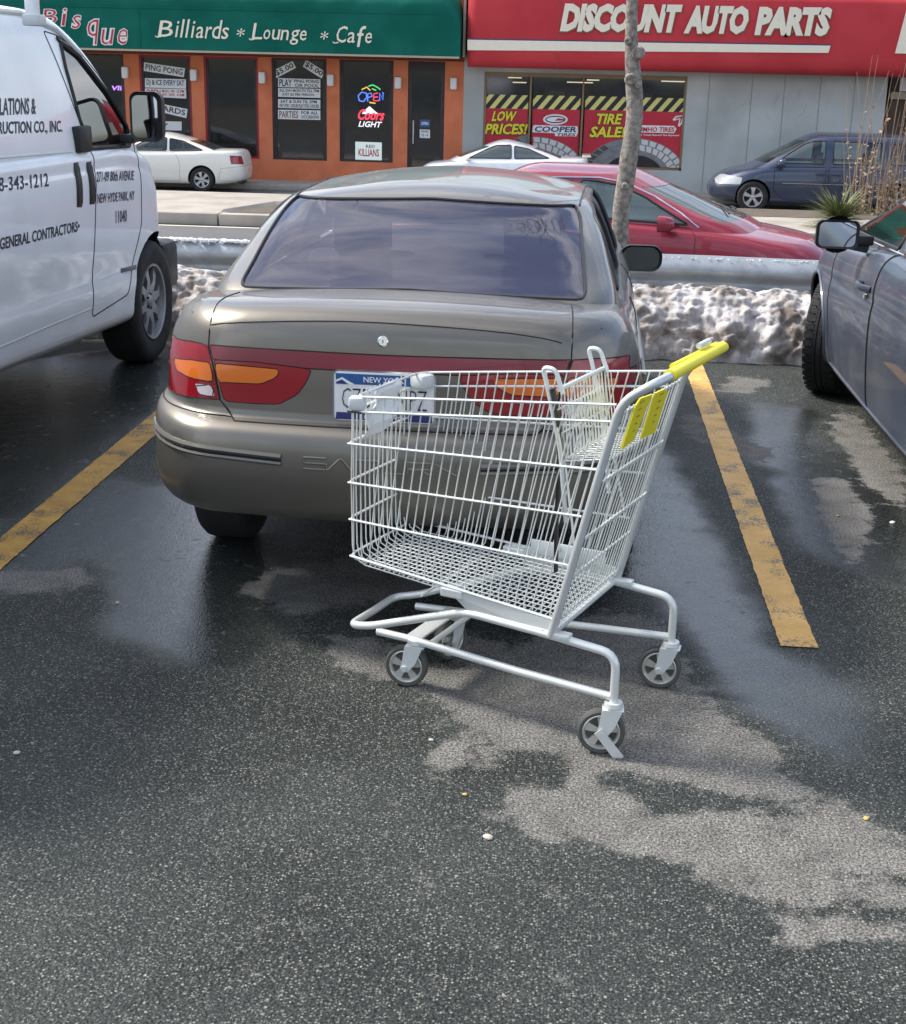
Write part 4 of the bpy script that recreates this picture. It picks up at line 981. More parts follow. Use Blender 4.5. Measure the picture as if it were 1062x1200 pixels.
# neighbouring timber shed, seen behind the dry shrub
sh = thing('timber_shed', 'dark brown timber shed with a white board at the right edge', 'building', (8, 33, -.83))
mb = MB().use('shelf')
for k in range(30): mb.bx((xe+.25+k*.2, 32.7+(k % 2)*.02, -.9), (xe+.25+k*.2+.19, 33.2, 2.2))
mb.build('wall', sh, smooth=False); MB().use('beige_trim').bx((xe+.2, 32.5, 1.25), (12, 32.6, 1.4)).bx((xe+.6, 32.5, .6), (xe+.7, 32.6, 1.25)).build('beam', sh, smooth=False)
MB().use('paper').bx((xe+.35, 32.4, 1.42), (xe+1.3, 32.45, 1.95)).build('board', sh, smooth=False); MB().use('shop_dark').bx((xe+.2, 33.3, -.9), (20, 38, 2.3)).build('side', sh, smooth=False)
# cigarette-butt posts by the door
for k, px in enumerate((482, 486.5, 491)): pass

# ------------------------------------------------------------------ plants on the median
def yucca(c, label, n=120, s=1.0):
    t = thing('yucca', label, 'plant', c); mb = MB().use('leaf_green'); c = Vector(c)
    for k in range(n):
        a = random.random()*6.283; el = random.uniform(-.1, 1.05); L = random.uniform(.38, .68)*s; d = Vector((math.cos(a)*math.cos(el), math.sin(a)*math.cos(el), math.sin(el)))
        p0 = c+Vector((0, 0, .12))+d*.04; sd = d.cross(Vector((0, 0, 1))).normalized(); w = .018; P = []
        for j in range(4):
            q = j/3; p = p0+d*L*q+Vector((0, 0, -.16*q*q*math.cos(el)*L/.6)); ww = w*(1-q*.95)*(.7+.6*min(1, q*3)); P += [p-sd*ww, p+sd*ww]
        mb.add(P, [(0, 1, 3, 2), (2, 3, 5, 4), (4, 5, 7, 6)])
    mb.build('leaves', t); mb = MB().use('dry_stem').tube([c-Vector((0, 0, .02)), c+Vector((0, 0, .2))], .05, 8)
    for k in range(5): a = random.uniform(3.3, 6); mb.tube([c+Vector((0, 0, .12)), c+Vector((math.cos(a)*.2, math.sin(a)*.2, .1)), c+Vector((math.cos(a)*.38, math.sin(a)*.38, -.0))], .012, 5)
    mb.build('stem', t)
yc = at(975, 262, 2, -.75); yucca((yc.x, yc.y-.6, -.75), 'spiky green yucca in front of the dark blue minivan', 420, 1.25)
def shrub(c, label, n, sp):
    t = thing('dry_shrub', label, 'shrub', c); c = Vector(c); mb = MB().use('dry_stem'); lf = MB().use('dry_leaf')
    for k in range(n):
        b = c+Vector((random.uniform(-sp, sp), random.uniform(-.25, .25), 0)); Hh = random.uniform(1.1, 3.1) if k % 2 else random.uniform(.6, 1.4); P = [b]; d = Vector((random.uniform(-.10, .08), random.uniform(-.1, .1), 1))
        N = 9
        for j in range(N): d = d+Vector((random.uniform(-.06, .06), random.uniform(-.05, .05), 0)); P.append(P[-1]+d*Hh/N)
        mb.tube(P, [.011*(1-.75*j/N) for j in range(N+1)], 5)
        for j in range(int(26*random.uniform(.1, 1))):
            q = random.random()**1.6*.75; p = P[int(q*N)]+Vector((random.uniform(-.05, .05), random.uniform(-.05, .05), random.uniform(-.1, .1))); s = random.uniform(.018, .048)
            u = Vector((random.uniform(-1, 1), random.uniform(-1, 1), random.uniform(-1, 1))).normalized(); v = u.orthogonal().normalized(); lf.add([p-u*s, p+v*s*.6, p+u*s, p-v*s*.6], [(0, 1, 2, 3)])
    mb.build('stems', t); lf.build('withered_leaves', t)
sc = at(1032, 262, 2, -.75); shrub((sc.x+.25, 27.3, -.75), 'tall dry brown shrub with withered leaves beside the yucca', 52, .60)
# ------------------------------------------------------------------ vehicles
def zmap(zt, k):
    return (lambda y: np.full(np.shape(y), k)) if k <= .45 else (lambda y: .45+(k-.45)*(zt(y)-.45)/.55)
def sedan(p):
    """p: L, W, top profile, lower rows (k, width, rear offset, front offset), greenhouse rows (z, W, yr, yf)"""
    zt = prof(p['top']); L = p['L']; mb = MB()
    rows = [dict(z=zmap(zt, k), W=w, yr=a, yf=L-b, r=p['r'], f=p.get('f', (.4, .55)), cr=p.get('cr', .07), bow=p.get('bow', .035), n=p.get('n', 2.0)) for k, w, a, b in p['rows']]
    loft(mb, rows, p.get('subs', 3), p.get('crown', .035))
    rows = []
    for q in p['green']:
        z, w, a, b = q[:4]; r = q[4] if len(q) > 4 else (.16, .22)
        rows.append(dict(z=(lambda y, z=z, q=q: z-p.get('sag', .012)*((y-(q[2]+q[3])/2)/1.0)**2) if p.get('sag', .012) and z > 1.2 else z, W=w, yr=a, yf=b, r=r, f=(.22, .3), cr=p.get('gcr', .09), cf=.16, bow=.02))
    loft(mb, rows, 4, p.get('gcrown', .05))
    return Body(mb)
def fit_tris(P): return P
# ---------------- the tan sedan
SX, SY = -.54, 4.03
sat = thing('sedan', 'tan metallic sedan with red tail band parked nose first behind the shopping cart', 'car', (SX, SY, 0), R(-1.0), 'cars parked in the lot')
p = dict(L=4.48, W=.85, r=(.27, .38), cr=.075, crown=.03, bow=.02,
    top=[(0, .985), (.14, 1.0), (.30, 1.018), (.6, 1.0), (1.1, .965), (2.2, .95), (3.2, .94), (4.0, .84), (4.48, .66)],
    rows=[(.33, .70, .32, .25), (.37, .78, .14, .14), (.388, .80, .065, .08), (.405, .812, .048, .05), (.43, .82, .030, .03), (.49, .826, .010, .01), (.56, .820, 0, 0), (.63, .820, .004, .0), (.672, .814, .018, .01), (.692, .806, .045, .03), (.705, .796, .075, .05), (.74, .794, .082, .08), (.82, .790, .088, .12), (.88, .780, .094, .16), (.93, .760, .10, .22), (.965, .738, .108, .3), (.985, .718, .122, .36), (1.0, .692, .150, .42), (1.004, .645, .20, .5)],
    green=[(.95, .712, .49, 3.40), (.985, .706, .50, 3.32), (1.08, .674, .72, 3.10), (1.17, .637, .96, 2.88), (1.230, .602, 1.15, 2.72), (1.255, .576, 1.24, 2.64), (1.268, .53, 1.36, 2.52), (1.272, .46, 1.50, 2.38)])
B = sedan(p)
arches(B, sat, (1.02, 3.62), .345, .30, .84)
class Gaps:
    def tube(s, P, r, n): MB().use('gap').tube(P, r, n).build('gap_or_crease_line', sat, world=False)
gaps = Gaps()
def P2(px, py, y=None): q = B.px(sat, px, py); return (q.x, q.z)
# rear window
rw = rounded([(-.580, 1.018), (0, 1.035), (.592, 1.018), (.552, 1.225), (.53, 1.256), (0, 1.276), (-.54, 1.256), (-.562, 1.225)], .03)
nb = B.take(B.cut('R', rw, sel=lambda f: f.calc_center_median().y > .485)); tr_ = MB().use('black_trim'); trim(tr_, nb, .0055, 6); g_ = B.make(nb, 'rear_window', 'rear_window', sat, -.003); tr_.build('window_seal', g_, world=False); nb.free()
nb = B.take(B.cut('F', [(-.6, 1.0), (.6, 1.0), (.5, 1.25), (-.5, 1.25)], thr=.25, sel=lambda f: f.calc_center_median().y > 2.2)); B.make(nb, 'windshield', 'car_glass', sat, -.003); nb.free()
side_window(B, sat, [(.98, 1.0), (1.62, .995), (1.62, 1.245), (1.38, 1.215), (1.2, 1.13)], ('SR', 'SL'), 'rear_window', .008)
side_window(B, sat, [(1.68, .995), (2.20, .995), (2.20, 1.25), (1.68, 1.25)], ('SR', 'SL'), 'rear_window', .008)
side_window(B, sat, [(2.28, .995), (3.02, .995), (2.90, 1.10), (2.68, 1.22), (2.55, 1.25), (2.28, 1.25)], ('SR', 'SL'), 'car_glass', .008)
# tail lamps : outer piece on the wing, inner piece on the lid
def both(P): return [P, [(-x, z) for x, z in P][::-1]]
TLx = P2(244, 403)[0]
outer = [(-.95, P2(201, 396)[1]+.008), P2(207, 396.5), P2(225, 400), P2(243, 403.5), P2(249, 425), P2(255, 450), P2(258.5, 468), P2(235, 466), P2(205, 460), P2(196, 452), (-.95, P2(196, 452)[1]+.02)]
amb_o = rounded([P2(204, 419), P2(225, 421.5), P2(246, 424.5), P2(251, 447.5), P2(221, 441.5), P2(207, 433)], .01)
wht_o = rounded([P2(229, 449), P2(249, 451.5), P2(252, 464.5), P2(233, 462)], .008)
band_z = lambda x: .918+.0*x
inner = [P2(247, 404), (0, .925)][:1]
b1 = P2(245.5, 403); b2 = P2(260, 470)
zc_t, zc_b = P2(449, 417.5)[1]+.0, P2(449, 437)[1]
inner_l = rounded([P2(250, 421), P2(300, 424), P2(366, 432.5), P2(359, 448), P2(349, 462), P2(328, 473.5), P2(300, 473), P2(263, 470)], .012)
amb_i = rounded([P2(251.5, 425), P2(328, 432.5), P2(325, 442), P2(306, 450), P2(255.5, 447.5)], .012)
print('tail', b1, b2, zc_t, zc_b, inner_l[0])
def part_cut(view, P, name, m, parent, mv=0, seam=0, seamm='gap', thr=.12, label=None, lim=None):
    fs = B.cut(view, P, thr=thr, sel=(lambda f: f.calc_center_median().y < lim) if lim else None); nb = B.take(fs)
    if not len(nb.faces): nb.free(); return None
    if seam: mb = MB().use(seamm); trim(mb, nb, seam, 5)
    o = B.make(nb, name, m, parent, mv, label); nb.free()
    if seam: mb.build('seal', o, world=False)
    return o
for s in (0, 1):
    po = both(outer)[s]; side_lb = ''
    part_cut('R', both(amb_o)[s], 'amber_lens', 'lens_amber', sat, .0015, .0022, thr=-.1, lim=.6)
    part_cut('R', both(wht_o)[s], 'reversing_lens', 'lens_white', sat, .0015, .002, thr=.0, lim=.6)
    part_cut('R', po, 'tail_light', 'lens_red', sat, .001, .0024, thr=-.5, lim=.36)
    part_cut('R', both(amb_i)[s], 'amber_lens', 'lens_amber', sat, .0015, .0022)
    part_cut('R', both(inner_l)[s], 'tail_light', 'lens_red', sat, .001, .0018)
bd = [(b1[0]+.004, .918), (0, .925), (-b1[0]-.004, .918), (-b1[0]-.004, .87), (0, P2(449, 437)[1]), (b1[0]+.004, .87)]
bd = [(b1[0]+.003, P2(246, 403)[1]), (-.3, P2(350, 410.5)[1]), (0, P2(449, 417)[1]), (.3, P2(350, 410.5)[1]), (-b1[0]-.003, P2(246, 403)[1]), (-b1[0]-.01, .86), (.3, .862), (0, P2(449, 436)[1]), (-.3, .862), (b1[0]+.01, .86)]
l0, l1, l2, m0, m1, m2 = P2(246, 403.5), P2(350, 411), P2(449, 416.5), P2(250.5, 424), P2(350, 431), P2(449, 436.5)
bd = [l0, l1, (0, l2[1]), (-l1[0], l1[1]), (-l0[0], l0[1]), (-m0[0], m0[1]), (-m1[0], m1[1]), (0, m2[1]), m1, m0]
part_cut('R', bd, 'red_band', 'band_red', sat, .0015, .0025)
# trunk lid
lidz = P2(340, 500)[1]; lid = rounded([(P2(271, 493)[0], lidz), (-P2(271, 493)[0], lidz), (-P2(259, 468)[0], .75), (-b1[0]+.002, .93), (-.585, 1.03), (-.56, 1.06), (.56, 1.06), (.585, 1.03), (b1[0], .93), (P2(259, 468)[0], .75)][:2]+[(-P2(259, 468)[0], .75), (-b1[0]+.0, .925), (.60, 1.06), (-.60, 1.06), (b1[0], .925), (P2(259, 468)[0], .75)], .012)
B.cut('T', [(-.9, -.2), (.9, -.2), (.9, .47), (-.9, .47)], thr=.3)
l3, l4 = P2(271, 493), P2(259, 468)
lid = [(-.555, 1.12), (-.558, .99), (l0[0]-.004, l0[1]), (P2(250, 425)[0]-.003, P2(250, 425)[1]), (l4[0]-.004, l4[1]), (l3[0]-.004, l3[1]+.01), (l3[0]+.01, l3[1])]; lid = lid+[(-x, z) for x, z in lid[::-1]]
lo = part_cut('R', lid, 'trunk_lid', 'tan_paint', sat, 0, 0, thr=-2, lim=.47)
for sg in (-1, 1):
    q = [(-sg*x, z) for x, z in ((l0[0]-.004, l0[1]), (P2(250, 425)[0]-.003, P2(250, 425)[1]), (l4[0]-.004, l4[1]), (l3[0]-.004, l3[1]+.01), (l3[0]+.01, l3[1]), (0, l3[1]))]
    gaps.tube(B.line([(-sg*-.558, .985)]+[(-x*-1, z) for x, z in q], 'R', .0003), .0024, 5)
    gaps.tube(B.line([(sg*.545, .50), (sg*.552, .35), (sg*.558, .15)], 'T', .0003), .0024, 5)
lip = []
for a, b in ((246, 381), (275, 378.5), (300, 377.5), (350, 376.5), (400, 376.5), (449, 378.5), (500, 382), (550, 386), (600, 391), (640, 397.5), (664, 404)):
    lip.append(B.px(sat, a, b)+Vector((0, -.0012, .0012)))
lip = [lip[i]+(lip[i+1]-lip[i])*k/4 for i in range(len(lip)-1) for k in range(4)]
lip = [B.bvh.find_nearest(q)[0]+B.bvh.find_nearest(q)[1]*.0006 for q in lip]
gaps.tube(lip, .0018, 5)  # dark line painting the shade of the lid's lip crease, not a joint
# bumper
bp_ = part_cut('R', [(-1, .15), (1, .15), (1, .7), (-1, .7)], 'rear_bumper', 'tan_paint', sat, 0, .0028, thr=-.01)
for sg in (-1, 1):
    mbb = MB().use('tan_paint')
    q0, q1, q2 = (-.80, P2(191, 514, SY)[1]-.01), P2(300, 531, SY), P2(345, 541, SY); z0 = .622
    L = [(sg*-.79, z0), (sg*-.70, z0-.004), (sg*-.5, z0-.012), (sg*-.305, z0-.02)]
    A1 = B.line(L, 'R', .000); A2 = B.line([(a, b-.022) for a, b in L], 'R', .001)
    mbb.tube(A1, .010, 6); MB
    g2 = MB().use('gap').tube(B.line([(a, b-.012) for a, b in L], 'R', .0), .0035, 5); g2.build('bumper_groove', sat, world=False); mbb.tube(A2, .007, 6); mbb.build('bumper_moulding', sat, world=False)
# moulded lettering
sz = .585; vs0 = MB().use('tan_paint')
def stroke(P, r=.0042):
    q = B.line(P, 'R', .0005, .012); vs0.tube(q, r, 6)
x0 = P2(356, 540)[0]; lw = .070; gp = (-2*x0-.07)/5; h_ = .036; zl = P2(370, 550)[1]
for i, ch in enumerate('SATURN'):
    x = x0+i*gp
    if ch == 'S': stroke([(x+lw, zl+h_), (x, zl+h_), (x, zl+h_*.5), (x+lw, zl+h_*.5), (x+lw, zl), (x, zl)])
    if ch == 'A': stroke([(x-.005, zl), (x+lw*.45, zl+h_)]); stroke([(x+lw*.45, zl+h_), (x+lw*.55, zl+h_), (x+lw, zl)])
    if ch == 'T': stroke([(x, zl+h_), (x+lw, zl+h_)]); stroke([(x+lw/2, zl+h_), (x+lw/2, zl)])
    if ch == 'U': stroke([(x, zl+h_), (x, zl), (x+lw, zl), (x+lw, zl+h_)])
    if ch == 'R': stroke([(x, zl), (x, zl+h_), (x+lw, zl+h_), (x+lw, zl+h_*.45), (x, zl+h_*.45)]); stroke([(x+lw*.5, zl+h_*.45), (x+lw, zl)])
    if ch == 'N': stroke([(x, zl), (x, zl+h_)]); stroke([(x, zl+h_), (x+lw, zl)]); stroke([(x+lw, zl), (x+lw, zl+h_)])
vs0.build('lettering', sat, world=False)
# panel gaps
for yy in (2.24,):
    for sd in ('SR', 'SL'): gaps.tube(B.line([(yy, .32), (yy, .93)], sd, .0005), .003, 5)
for sd in ('SR', 'SL'): gaps.tube(B.line([(3.12, .32), (3.12, .9)], sd, .0005), .003, 5); gaps.tube(B.line([(1.42, .5), (1.5, .9)], sd, .0005), .003, 5)
for sd in ('SR', 'SL'): MB().use('tan_paint').tube(B.line([(1.45, .60), (3.2, .58)], sd, .004), .016, 6, flat=.5).build('side_moulding', sat, world=False)
# roof drip / pillar seams
mb = MB().use('black_trim')
for sg in (-1, 1): mb.tube([q for q in B.line([(sg*.545, 1.40), (sg*.56, 2.5)], 'T', .001)], .004, 5)
for sg in (-1, 1): mb.tube(B.line([(sg*.645, .985), (sg*.615, 1.09), (sg*.580, 1.18), (sg*.555, 1.235)], 'R', .002), .004, 5)
mb.build('roof_trim', sat, world=False)
# lock and plate
hp, hn = B.hit(*P2(449, 400), 'R'); mb = MB().use('chrome').lathe([(.016, .0), (.0165, .004), (.013, .006), (.012, .003), (.001, .003)], hp, (0, -1, .12), 20); mb.use('gap').box((hp.x, hp.y-.005, hp.z+.0), (.002, .003, .010)); mb.build('lock', sat, world=False)
hp, hn = B.hit(0, .775, 'R'); pl = MB(); PB = hp.y-.004; PT = PB; pz0, pz1 = .705, .868; pw = .158
hpz = P2(450, 465.5)[1]; hp, hn = B.hit(0, hpz, 'R'); PB = hp.y-.010
def plq(x, z, d=0): return Vector((x, PB+.008-d, z))
pl.use('chrome').poly([plq(x, z, .004) for x, z in rrect(-pw, hpz-.081, pw, hpz+.081, .018)], (0, .012, 0)); plo = pl.build('license_plate', sat, world=False)
q = MB().use('plate_white').poly([plq(x, z, .006) for x, z in rrect(-pw+.006, hpz-.075, pw-.006, hpz+.075, .013)], (0, .002, 0))
q.use('plate_blue').poly([plq(x, z, .008) for x, z in ((-pw+.012, hpz+.038), (pw-.012, hpz+.038), (pw-.01, hpz+.07), (-pw+.01, hpz+.07))], (0, .001, 0)); q.use('plate_navy').poly([plq(x, z, .008) for x, z in ((-pw+.010, hpz-.072), (pw-.010, hpz-.072), (pw-.012, hpz-.05), (-pw+.012, hpz-.05))], (0, .001, 0))
q.use('plate_white').poly([plq(x, z, .0095) for x, z in ((-pw+.012, hpz+.050), (-pw+.03, hpz+.059), (-pw+.055, hpz+.045), (-pw+.07, hpz+.038), (-pw+.012, hpz+.038))], (0, .001, 0)); q.use('plate_navy').poly([plq(x, z, .0098) for x, z in ((-pw+.012, hpz+.044), (-pw+.03, hpz+.052), (-pw+.05, hpz+.038), (-pw+.012, hpz+.038))], (0, .001, 0))
q.build('plate_face', plo, smooth=False, world=False)
q = MB().use('plate_white'); text(q, 'NEW YORK', plq(-.062, hpz+.046, .010), plq(.062, hpz+.046, .010), plq(-.062, hpz+.063, .010), bold=.01); text(q, 'EMPIRE STATE', plq(-.06, hpz-.067, .010), plq(.06, hpz-.067, .010), plq(-.06, hpz-.056, .010))
q.use('ink'); text(q, 'CZD', plq(-.128, hpz-.036, .009), plq(-.036, hpz-.036, .009), plq(-.128, hpz+.026, .009), bold=-.015); text(q, '6NPZ', plq(.012, hpz-.036, .009), plq(.132, hpz-.036, .009), plq(.012, hpz+.026, .009), bold=-.015)
q.build('plate_lettering', plo, smooth=False, world=False)
B.make(B.b, 'body', 'tan_paint', sat)
for yc in (1.02, 3.62):
    for s in (-1, 1): wheel(sat, (s*.71, yc, .295), .295, .20, s, 'alloy', 5)
seats(sat, [(2.2, (-.36, .36))], .42, 1.0, .8); seats(sat, [(1.30, (-.36, .36))], .36, .78, .8)
MB().use('dark_inside').bx((-.60, 1.0, .30), (.60, 4.1, .38)).bx((-.6, .45, .88), (.6, .95, .93)).build('floor_light_block', sat, world=False)  # low box added beneath the open body to block light
q = at(739, 302, 1, 6.95)-Vector((SX, SY, 0)); mirror_unit(sat, tuple(q), 1, .205, .125, .10, 'black_trim', 'dull_mirror')
q2 = Vector((-q.x, q.y, q.z)); mirror_unit(sat, tuple(q2), -1, .205, .125, .10, 'black_trim', 'dull_mirror')
MB().use('black_trim').bar((-.25, .60, .36), (-.25, .16, .375), .022).build('exhaust', sat, world=False)

# ---------------- slate sedan on the right
CXx, CYy = 1.39+.91, 4.20
cam_ = thing('sedan', 'dirty slate blue sedan at the right edge with its front wheel turned', 'car', (CXx, CYy, 0), 0, 'cars parked in the lot')
p = dict(L=4.82, W=.91, r=(.35, .5), f=(.55, .75), cr=.07, crown=.03, bow=.03,
    top=[(0, 1.06), (1.0, 1.03), (2.4, .975), (3.1, .925), (3.6, .905), (4.1, .86), (4.6, .74), (4.82, .66)],
    rows=[(.20, .80, .3, .3), (.24, .868, .1, .12), (.30, .885, .04, .04), (.38, .895, .01, .01), (.50, .905, 0, 0), (.60, .910, 0, 0), (.72, .908, .02, .03), (.76, .902, .03, .05), (.80, .904, .04, .08), (.88, .895, .06, .13), (.95, .870, .1, .2), (.985, .835, .14, .28), (1.0, .79, .2, .36)],
    green=[(.86, .82, .5, 4.05), (.97, .80, .7, 3.80), (1.08, .755, .95, 3.50), (1.20, .705, 1.2, 3.20), (1.31, .65, 1.45, 2.92), (1.36, .61, 1.6, 2.78), (1.39, .55, 1.75, 2.6), (1.40, .46, 1.9, 2.5)])
B = sedan(p); wy = 8.08-CYy
arches(B, cam_, (.80, wy), .350, .33, .90, lip='slate_paint', lipr=.010)
side_window(B, cam_, [(2.72-.30, .985), (3.55, .955), (3.35, 1.07), (3.0, 1.22), (2.75, 1.30), (2.42, 1.33)], ('SL', 'SR'), 'car_glass', .012)
side_window(B, cam_, [(1.25, 1.0), (2.30, .985), (2.30, 1.335), (1.8, 1.33), (1.45, 1.2)], ('SL', 'SR'), 'car_glass', .012)
nb = B.take(B.cut('F', [(-.68, 1.0), (.68, 1.0), (.56, 1.32), (-.56, 1.32)], thr=.25, sel=lambda f: f.calc_center_median().y > 2.2)); B.make(nb, 'windshield', 'car_glass', cam_, -.003); nb.free()
nb = B.take(B.cut('R', [(-.62, 1.07), (.62, 1.07), (.5, 1.33), (-.5, 1.33)], thr=.25, sel=lambda f: .66 < f.calc_center_median().y < 2)); B.make(nb, 'rear_window', 'car_glass', cam_, -.003); nb.free()
fd = rounded([(2.36, .235), (3.30, .235), (3.42, .34), (3.46, .60), (3.46, .90), (3.30, .955), (2.36, .975)], .03)
do = part_cut('SL', fd, 'front_door', 'slate_paint', cam_, 0, .0035, label='grimy front door reflecting the lot')
rd = rounded([(1.30, .235), (2.345, .235), (2.345, .975), (1.2, .99), (1.2, .5)], .03); part_cut('SL', rd, 'rear_door', 'slate_paint', cam_, 0, .0035)
for P in ([(-.95, .80), (-.50, .78), (-.52, .95), (-.95, .97)], [(.50, .78), (.95, .80), (.95, .97), (.52, .95)]): part_cut('R', P, 'tail_light', 'lens_red', cam_, 0, .002, thr=-.4, lim=.35)
hx, _ = B.hit(2.52, .80, 'SL')
if hx:
    hb = MB().use('slate_paint').tube([hx+Vector((-.0, -.09, .0)), hx+Vector((-.035, -.06, .005)), hx+Vector((-.04, .0, .005)), hx+Vector((-.035, .06, .005)), hx+Vector((0, .09, 0))], .013, 8, flat=1.3); ho = hb.build('door_handle', do, world=False)
    MB().use('chrome').lathe([(.001, .012), (.02, .010), (.024, 0)], hx+Vector((-.0, -.0, -.035)), (-1, 0, 0), 16).build('key_lock', do, world=False)
mb = MB().use('gap'); mb.tube(B.line([(3.43, .90), (3.30, .935), (3.0, .955)], 'SL', .0005), .003, 5); mb.build('gap_or_crease_line', cam_, world=False)
mb = MB().use('slate_paint'); mb.tube(B.line([(1.4, .262), (2.4, .262), (3.36, .268)], 'SL', .001), .009, 6); mb.build('sill_trim', cam_, world=False)
mb = MB().use('chrome').tube(B.line([(1.3, .995), (2.4, .975), (3.5, .945)], 'SL', .002), .006, 6); mb.build('belt_trim', cam_, world=False)
B.make(B.b, 'body', 'slate_paint', cam_)
for yc, st_ in ((.80, 0), (wy, -.42)):
    for s in (-1, 1): wheel(cam_, (s*(.80 if st_ == 0 else .775), yc, .325), .325, .20, s, 'alloy', 7, steer=st_, tread=(s == -1 and st_ != 0))
seats(cam_, [(2.55, (-.4, .4)), (1.4, (-.4, .4))], .42, 1.03, .85)
MB().use('dark_inside').bx((-.66, .3, .22), (.66, 4.4, .38)).bx((-.7, 3.3, .8), (.7, 3.7, .92)).build('floor_light_block', cam_, world=False)  # lower box is added to keep light out from below
q = at(982, 275, 1, 7.0)-cam_.location; mo = mirror_unit(cam_, (q.x, q.y, q.z), -1, .205, .135, .09, 'black_trim', 'mirror_glass', rc=.22)
MB().use('slate_paint').tube([Vector((q.x+.06, q.y+.05, q.z-.05)), Vector((q.x+.16, q.y+.06, q.z-.07))], .022, 8).build('mirror_arm', mo, world=False)
MB().use('slate_paint').lathe([(.001, .10), (.05, .088), (.075, .06), (.088, .03), (.09, .012)], Vector((q.x, q.y, q.z)), (0, 1, 0), 20).build('mirror_cap', mo, world=False)

# ---------------- generic street cars
def street_car(name, label, loc, rz, paint, p, wins, wheels, group, rw=None, extra=None, spokes=6, rimm='alloy', glassm='car_glass', R_=.31, scl=1.0):
    t = thing(name, label, 'car', loc, rz, group); B = sedan(p); W = p['W']; t.scale = (scl,)*3
    arches(B, t, wheels, R_+.035, R_+.005, W*.99)
    for w_ in wins: side_window(B, t, w_, ('SL', 'SR'), glassm, .012, .04)
    if 'ws' in p: nb = B.take(B.cut('F', p['ws'], thr=.25, sel=lambda f: f.calc_center_median().y > 2.2)); B.make(nb, 'windshield', glassm, t, -.003); nb.free()
    if 'rwp' in p: nb = B.take(B.cut('R', p['rwp'], thr=.25, sel=lambda f: p.get('rwy', .58) < f.calc_center_median().y < 1.9)); B.make(nb, 'rear_window', glassm, t, -.003); nb.free()
    if extra: extra(B, t)
    B.make(B.b, 'body', paint, t)
    for yc in wheels:
        for s in (-1, 1): wheel(t, (s*(W-.11), yc, R_), R_, .195, s, 'alloy', spokes, rimmat=rimm)
    seats(t, p['seats'], .42, p.get('sh', 1.0), .8)
    MB().use('dark_inside').bx((-W*.76, .3, .22), (W*.76, p['L']-.5, .38)).build('floor_light_block', t, world=False)  # dark box added as underbody so light does not pass beneath
    return t
GS = 'cars parked along the street'
ROWS = lambda W, a=0: [(.20, W*.88, .3, .3), (.26, W*.95, .1, .1), (.34, W*.98, .03, .03), (.46, W*.992, .0, .0), (.58, W, 0, 0), (.68, W*.998, .01, .02), (.78, W*.99, .03, .07), (.88, W*.975, .05, .12), (.95, W*.95, .08, .2), (.985, W*.915, .12, .28), (1.0, W*.87, .18, .36)]
def pcut(B, t, view, P, name, m, seam=.003, label=None, thr=.12, mv=0, lim=None):
    nb = B.take(B.cut(view, P, thr=thr, sel=(lambda f: lim[1] < f.calc_center_median()[lim[0]] < lim[2]) if lim else None))
    if not len(nb.faces): nb.free(); return
    mb = MB().use('gap'); trim(mb, nb, seam, 5); o = B.make(nb, name, m, t, mv, label); mb.build('seal', o, world=False); nb.free(); return o
# white coupe behind the van
def ex(B, t):
    pcut(B, t, 'R', [(-.9, .72), (-.46, .70), (-.50, .90), (-.9, .93)], 'tail_light', 'lens_red', thr=-.3, lim=(1, -1, .30)); pcut(B, t, 'R', [(.9, .72), (.46, .70), (.50, .90), (.9, .93)][::-1], 'tail_light', 'lens_red', thr=-.3, lim=(1, -1, .30))
    pcut(B, t, 'SL', rounded([(1.62, .26), (2.95, .26), (3.15, .45), (3.15, .9), (1.72, .95), (1.60, .7)], .05), 'door', 'cream_paint')
    pcut(B, t, 'SL', [(0, .28), (.62, .30), (.55, .60), (0, .66)], 'rear_bumper', 'cream_paint', thr=-.2)
    MB().use('black_trim').box((-.45, .07, .25), (.5, .1, .06), bev=.01).build('under_tray', t, world=False)
p = dict(L=4.44, W=.85, r=(.34, .42), f=(.45, .6), crown=.03, top=[(0, .985), (.25, 1.02), (.8, 1.02), (1.6, .97), (3.0, .93), (4.0, .80), (4.44, .62)], rows=ROWS(.85),
    green=[(.90, .75, .45, 3.55), (1.0, .73, .62, 3.35), (1.12, .68, .95, 3.05), (1.24, .63, 1.35, 2.72), (1.33, .575, 1.75, 2.45), (1.36, .52, 1.95, 2.3), (1.375, .44, 2.1, 2.15)],
    ws=[(-.6, 1.0), (.6, 1.0), (.5, 1.27), (-.5, 1.27)], rwp=[(-.6, 1.03), (.6, 1.03), (.48, 1.25), (-.48, 1.25)], seats=[(2.45, (-.37, .37))], sh=1.0, gcr=.10)
street_car('coupe', 'cream white coupe parked behind the white van under the green awning', (-6.95, 30.45, SZ), math.pi/2, 'cream_paint', p,
    [[(1.02, 1.03), (1.88, 1.0), (1.90, 1.30), (1.55, 1.24)], [(1.96, 1.0), (3.02, .985), (2.55, 1.22), (2.35, 1.30), (1.98, 1.32)]], (1.05, 3.6), GS, extra=ex, spokes=6, scl=.83)
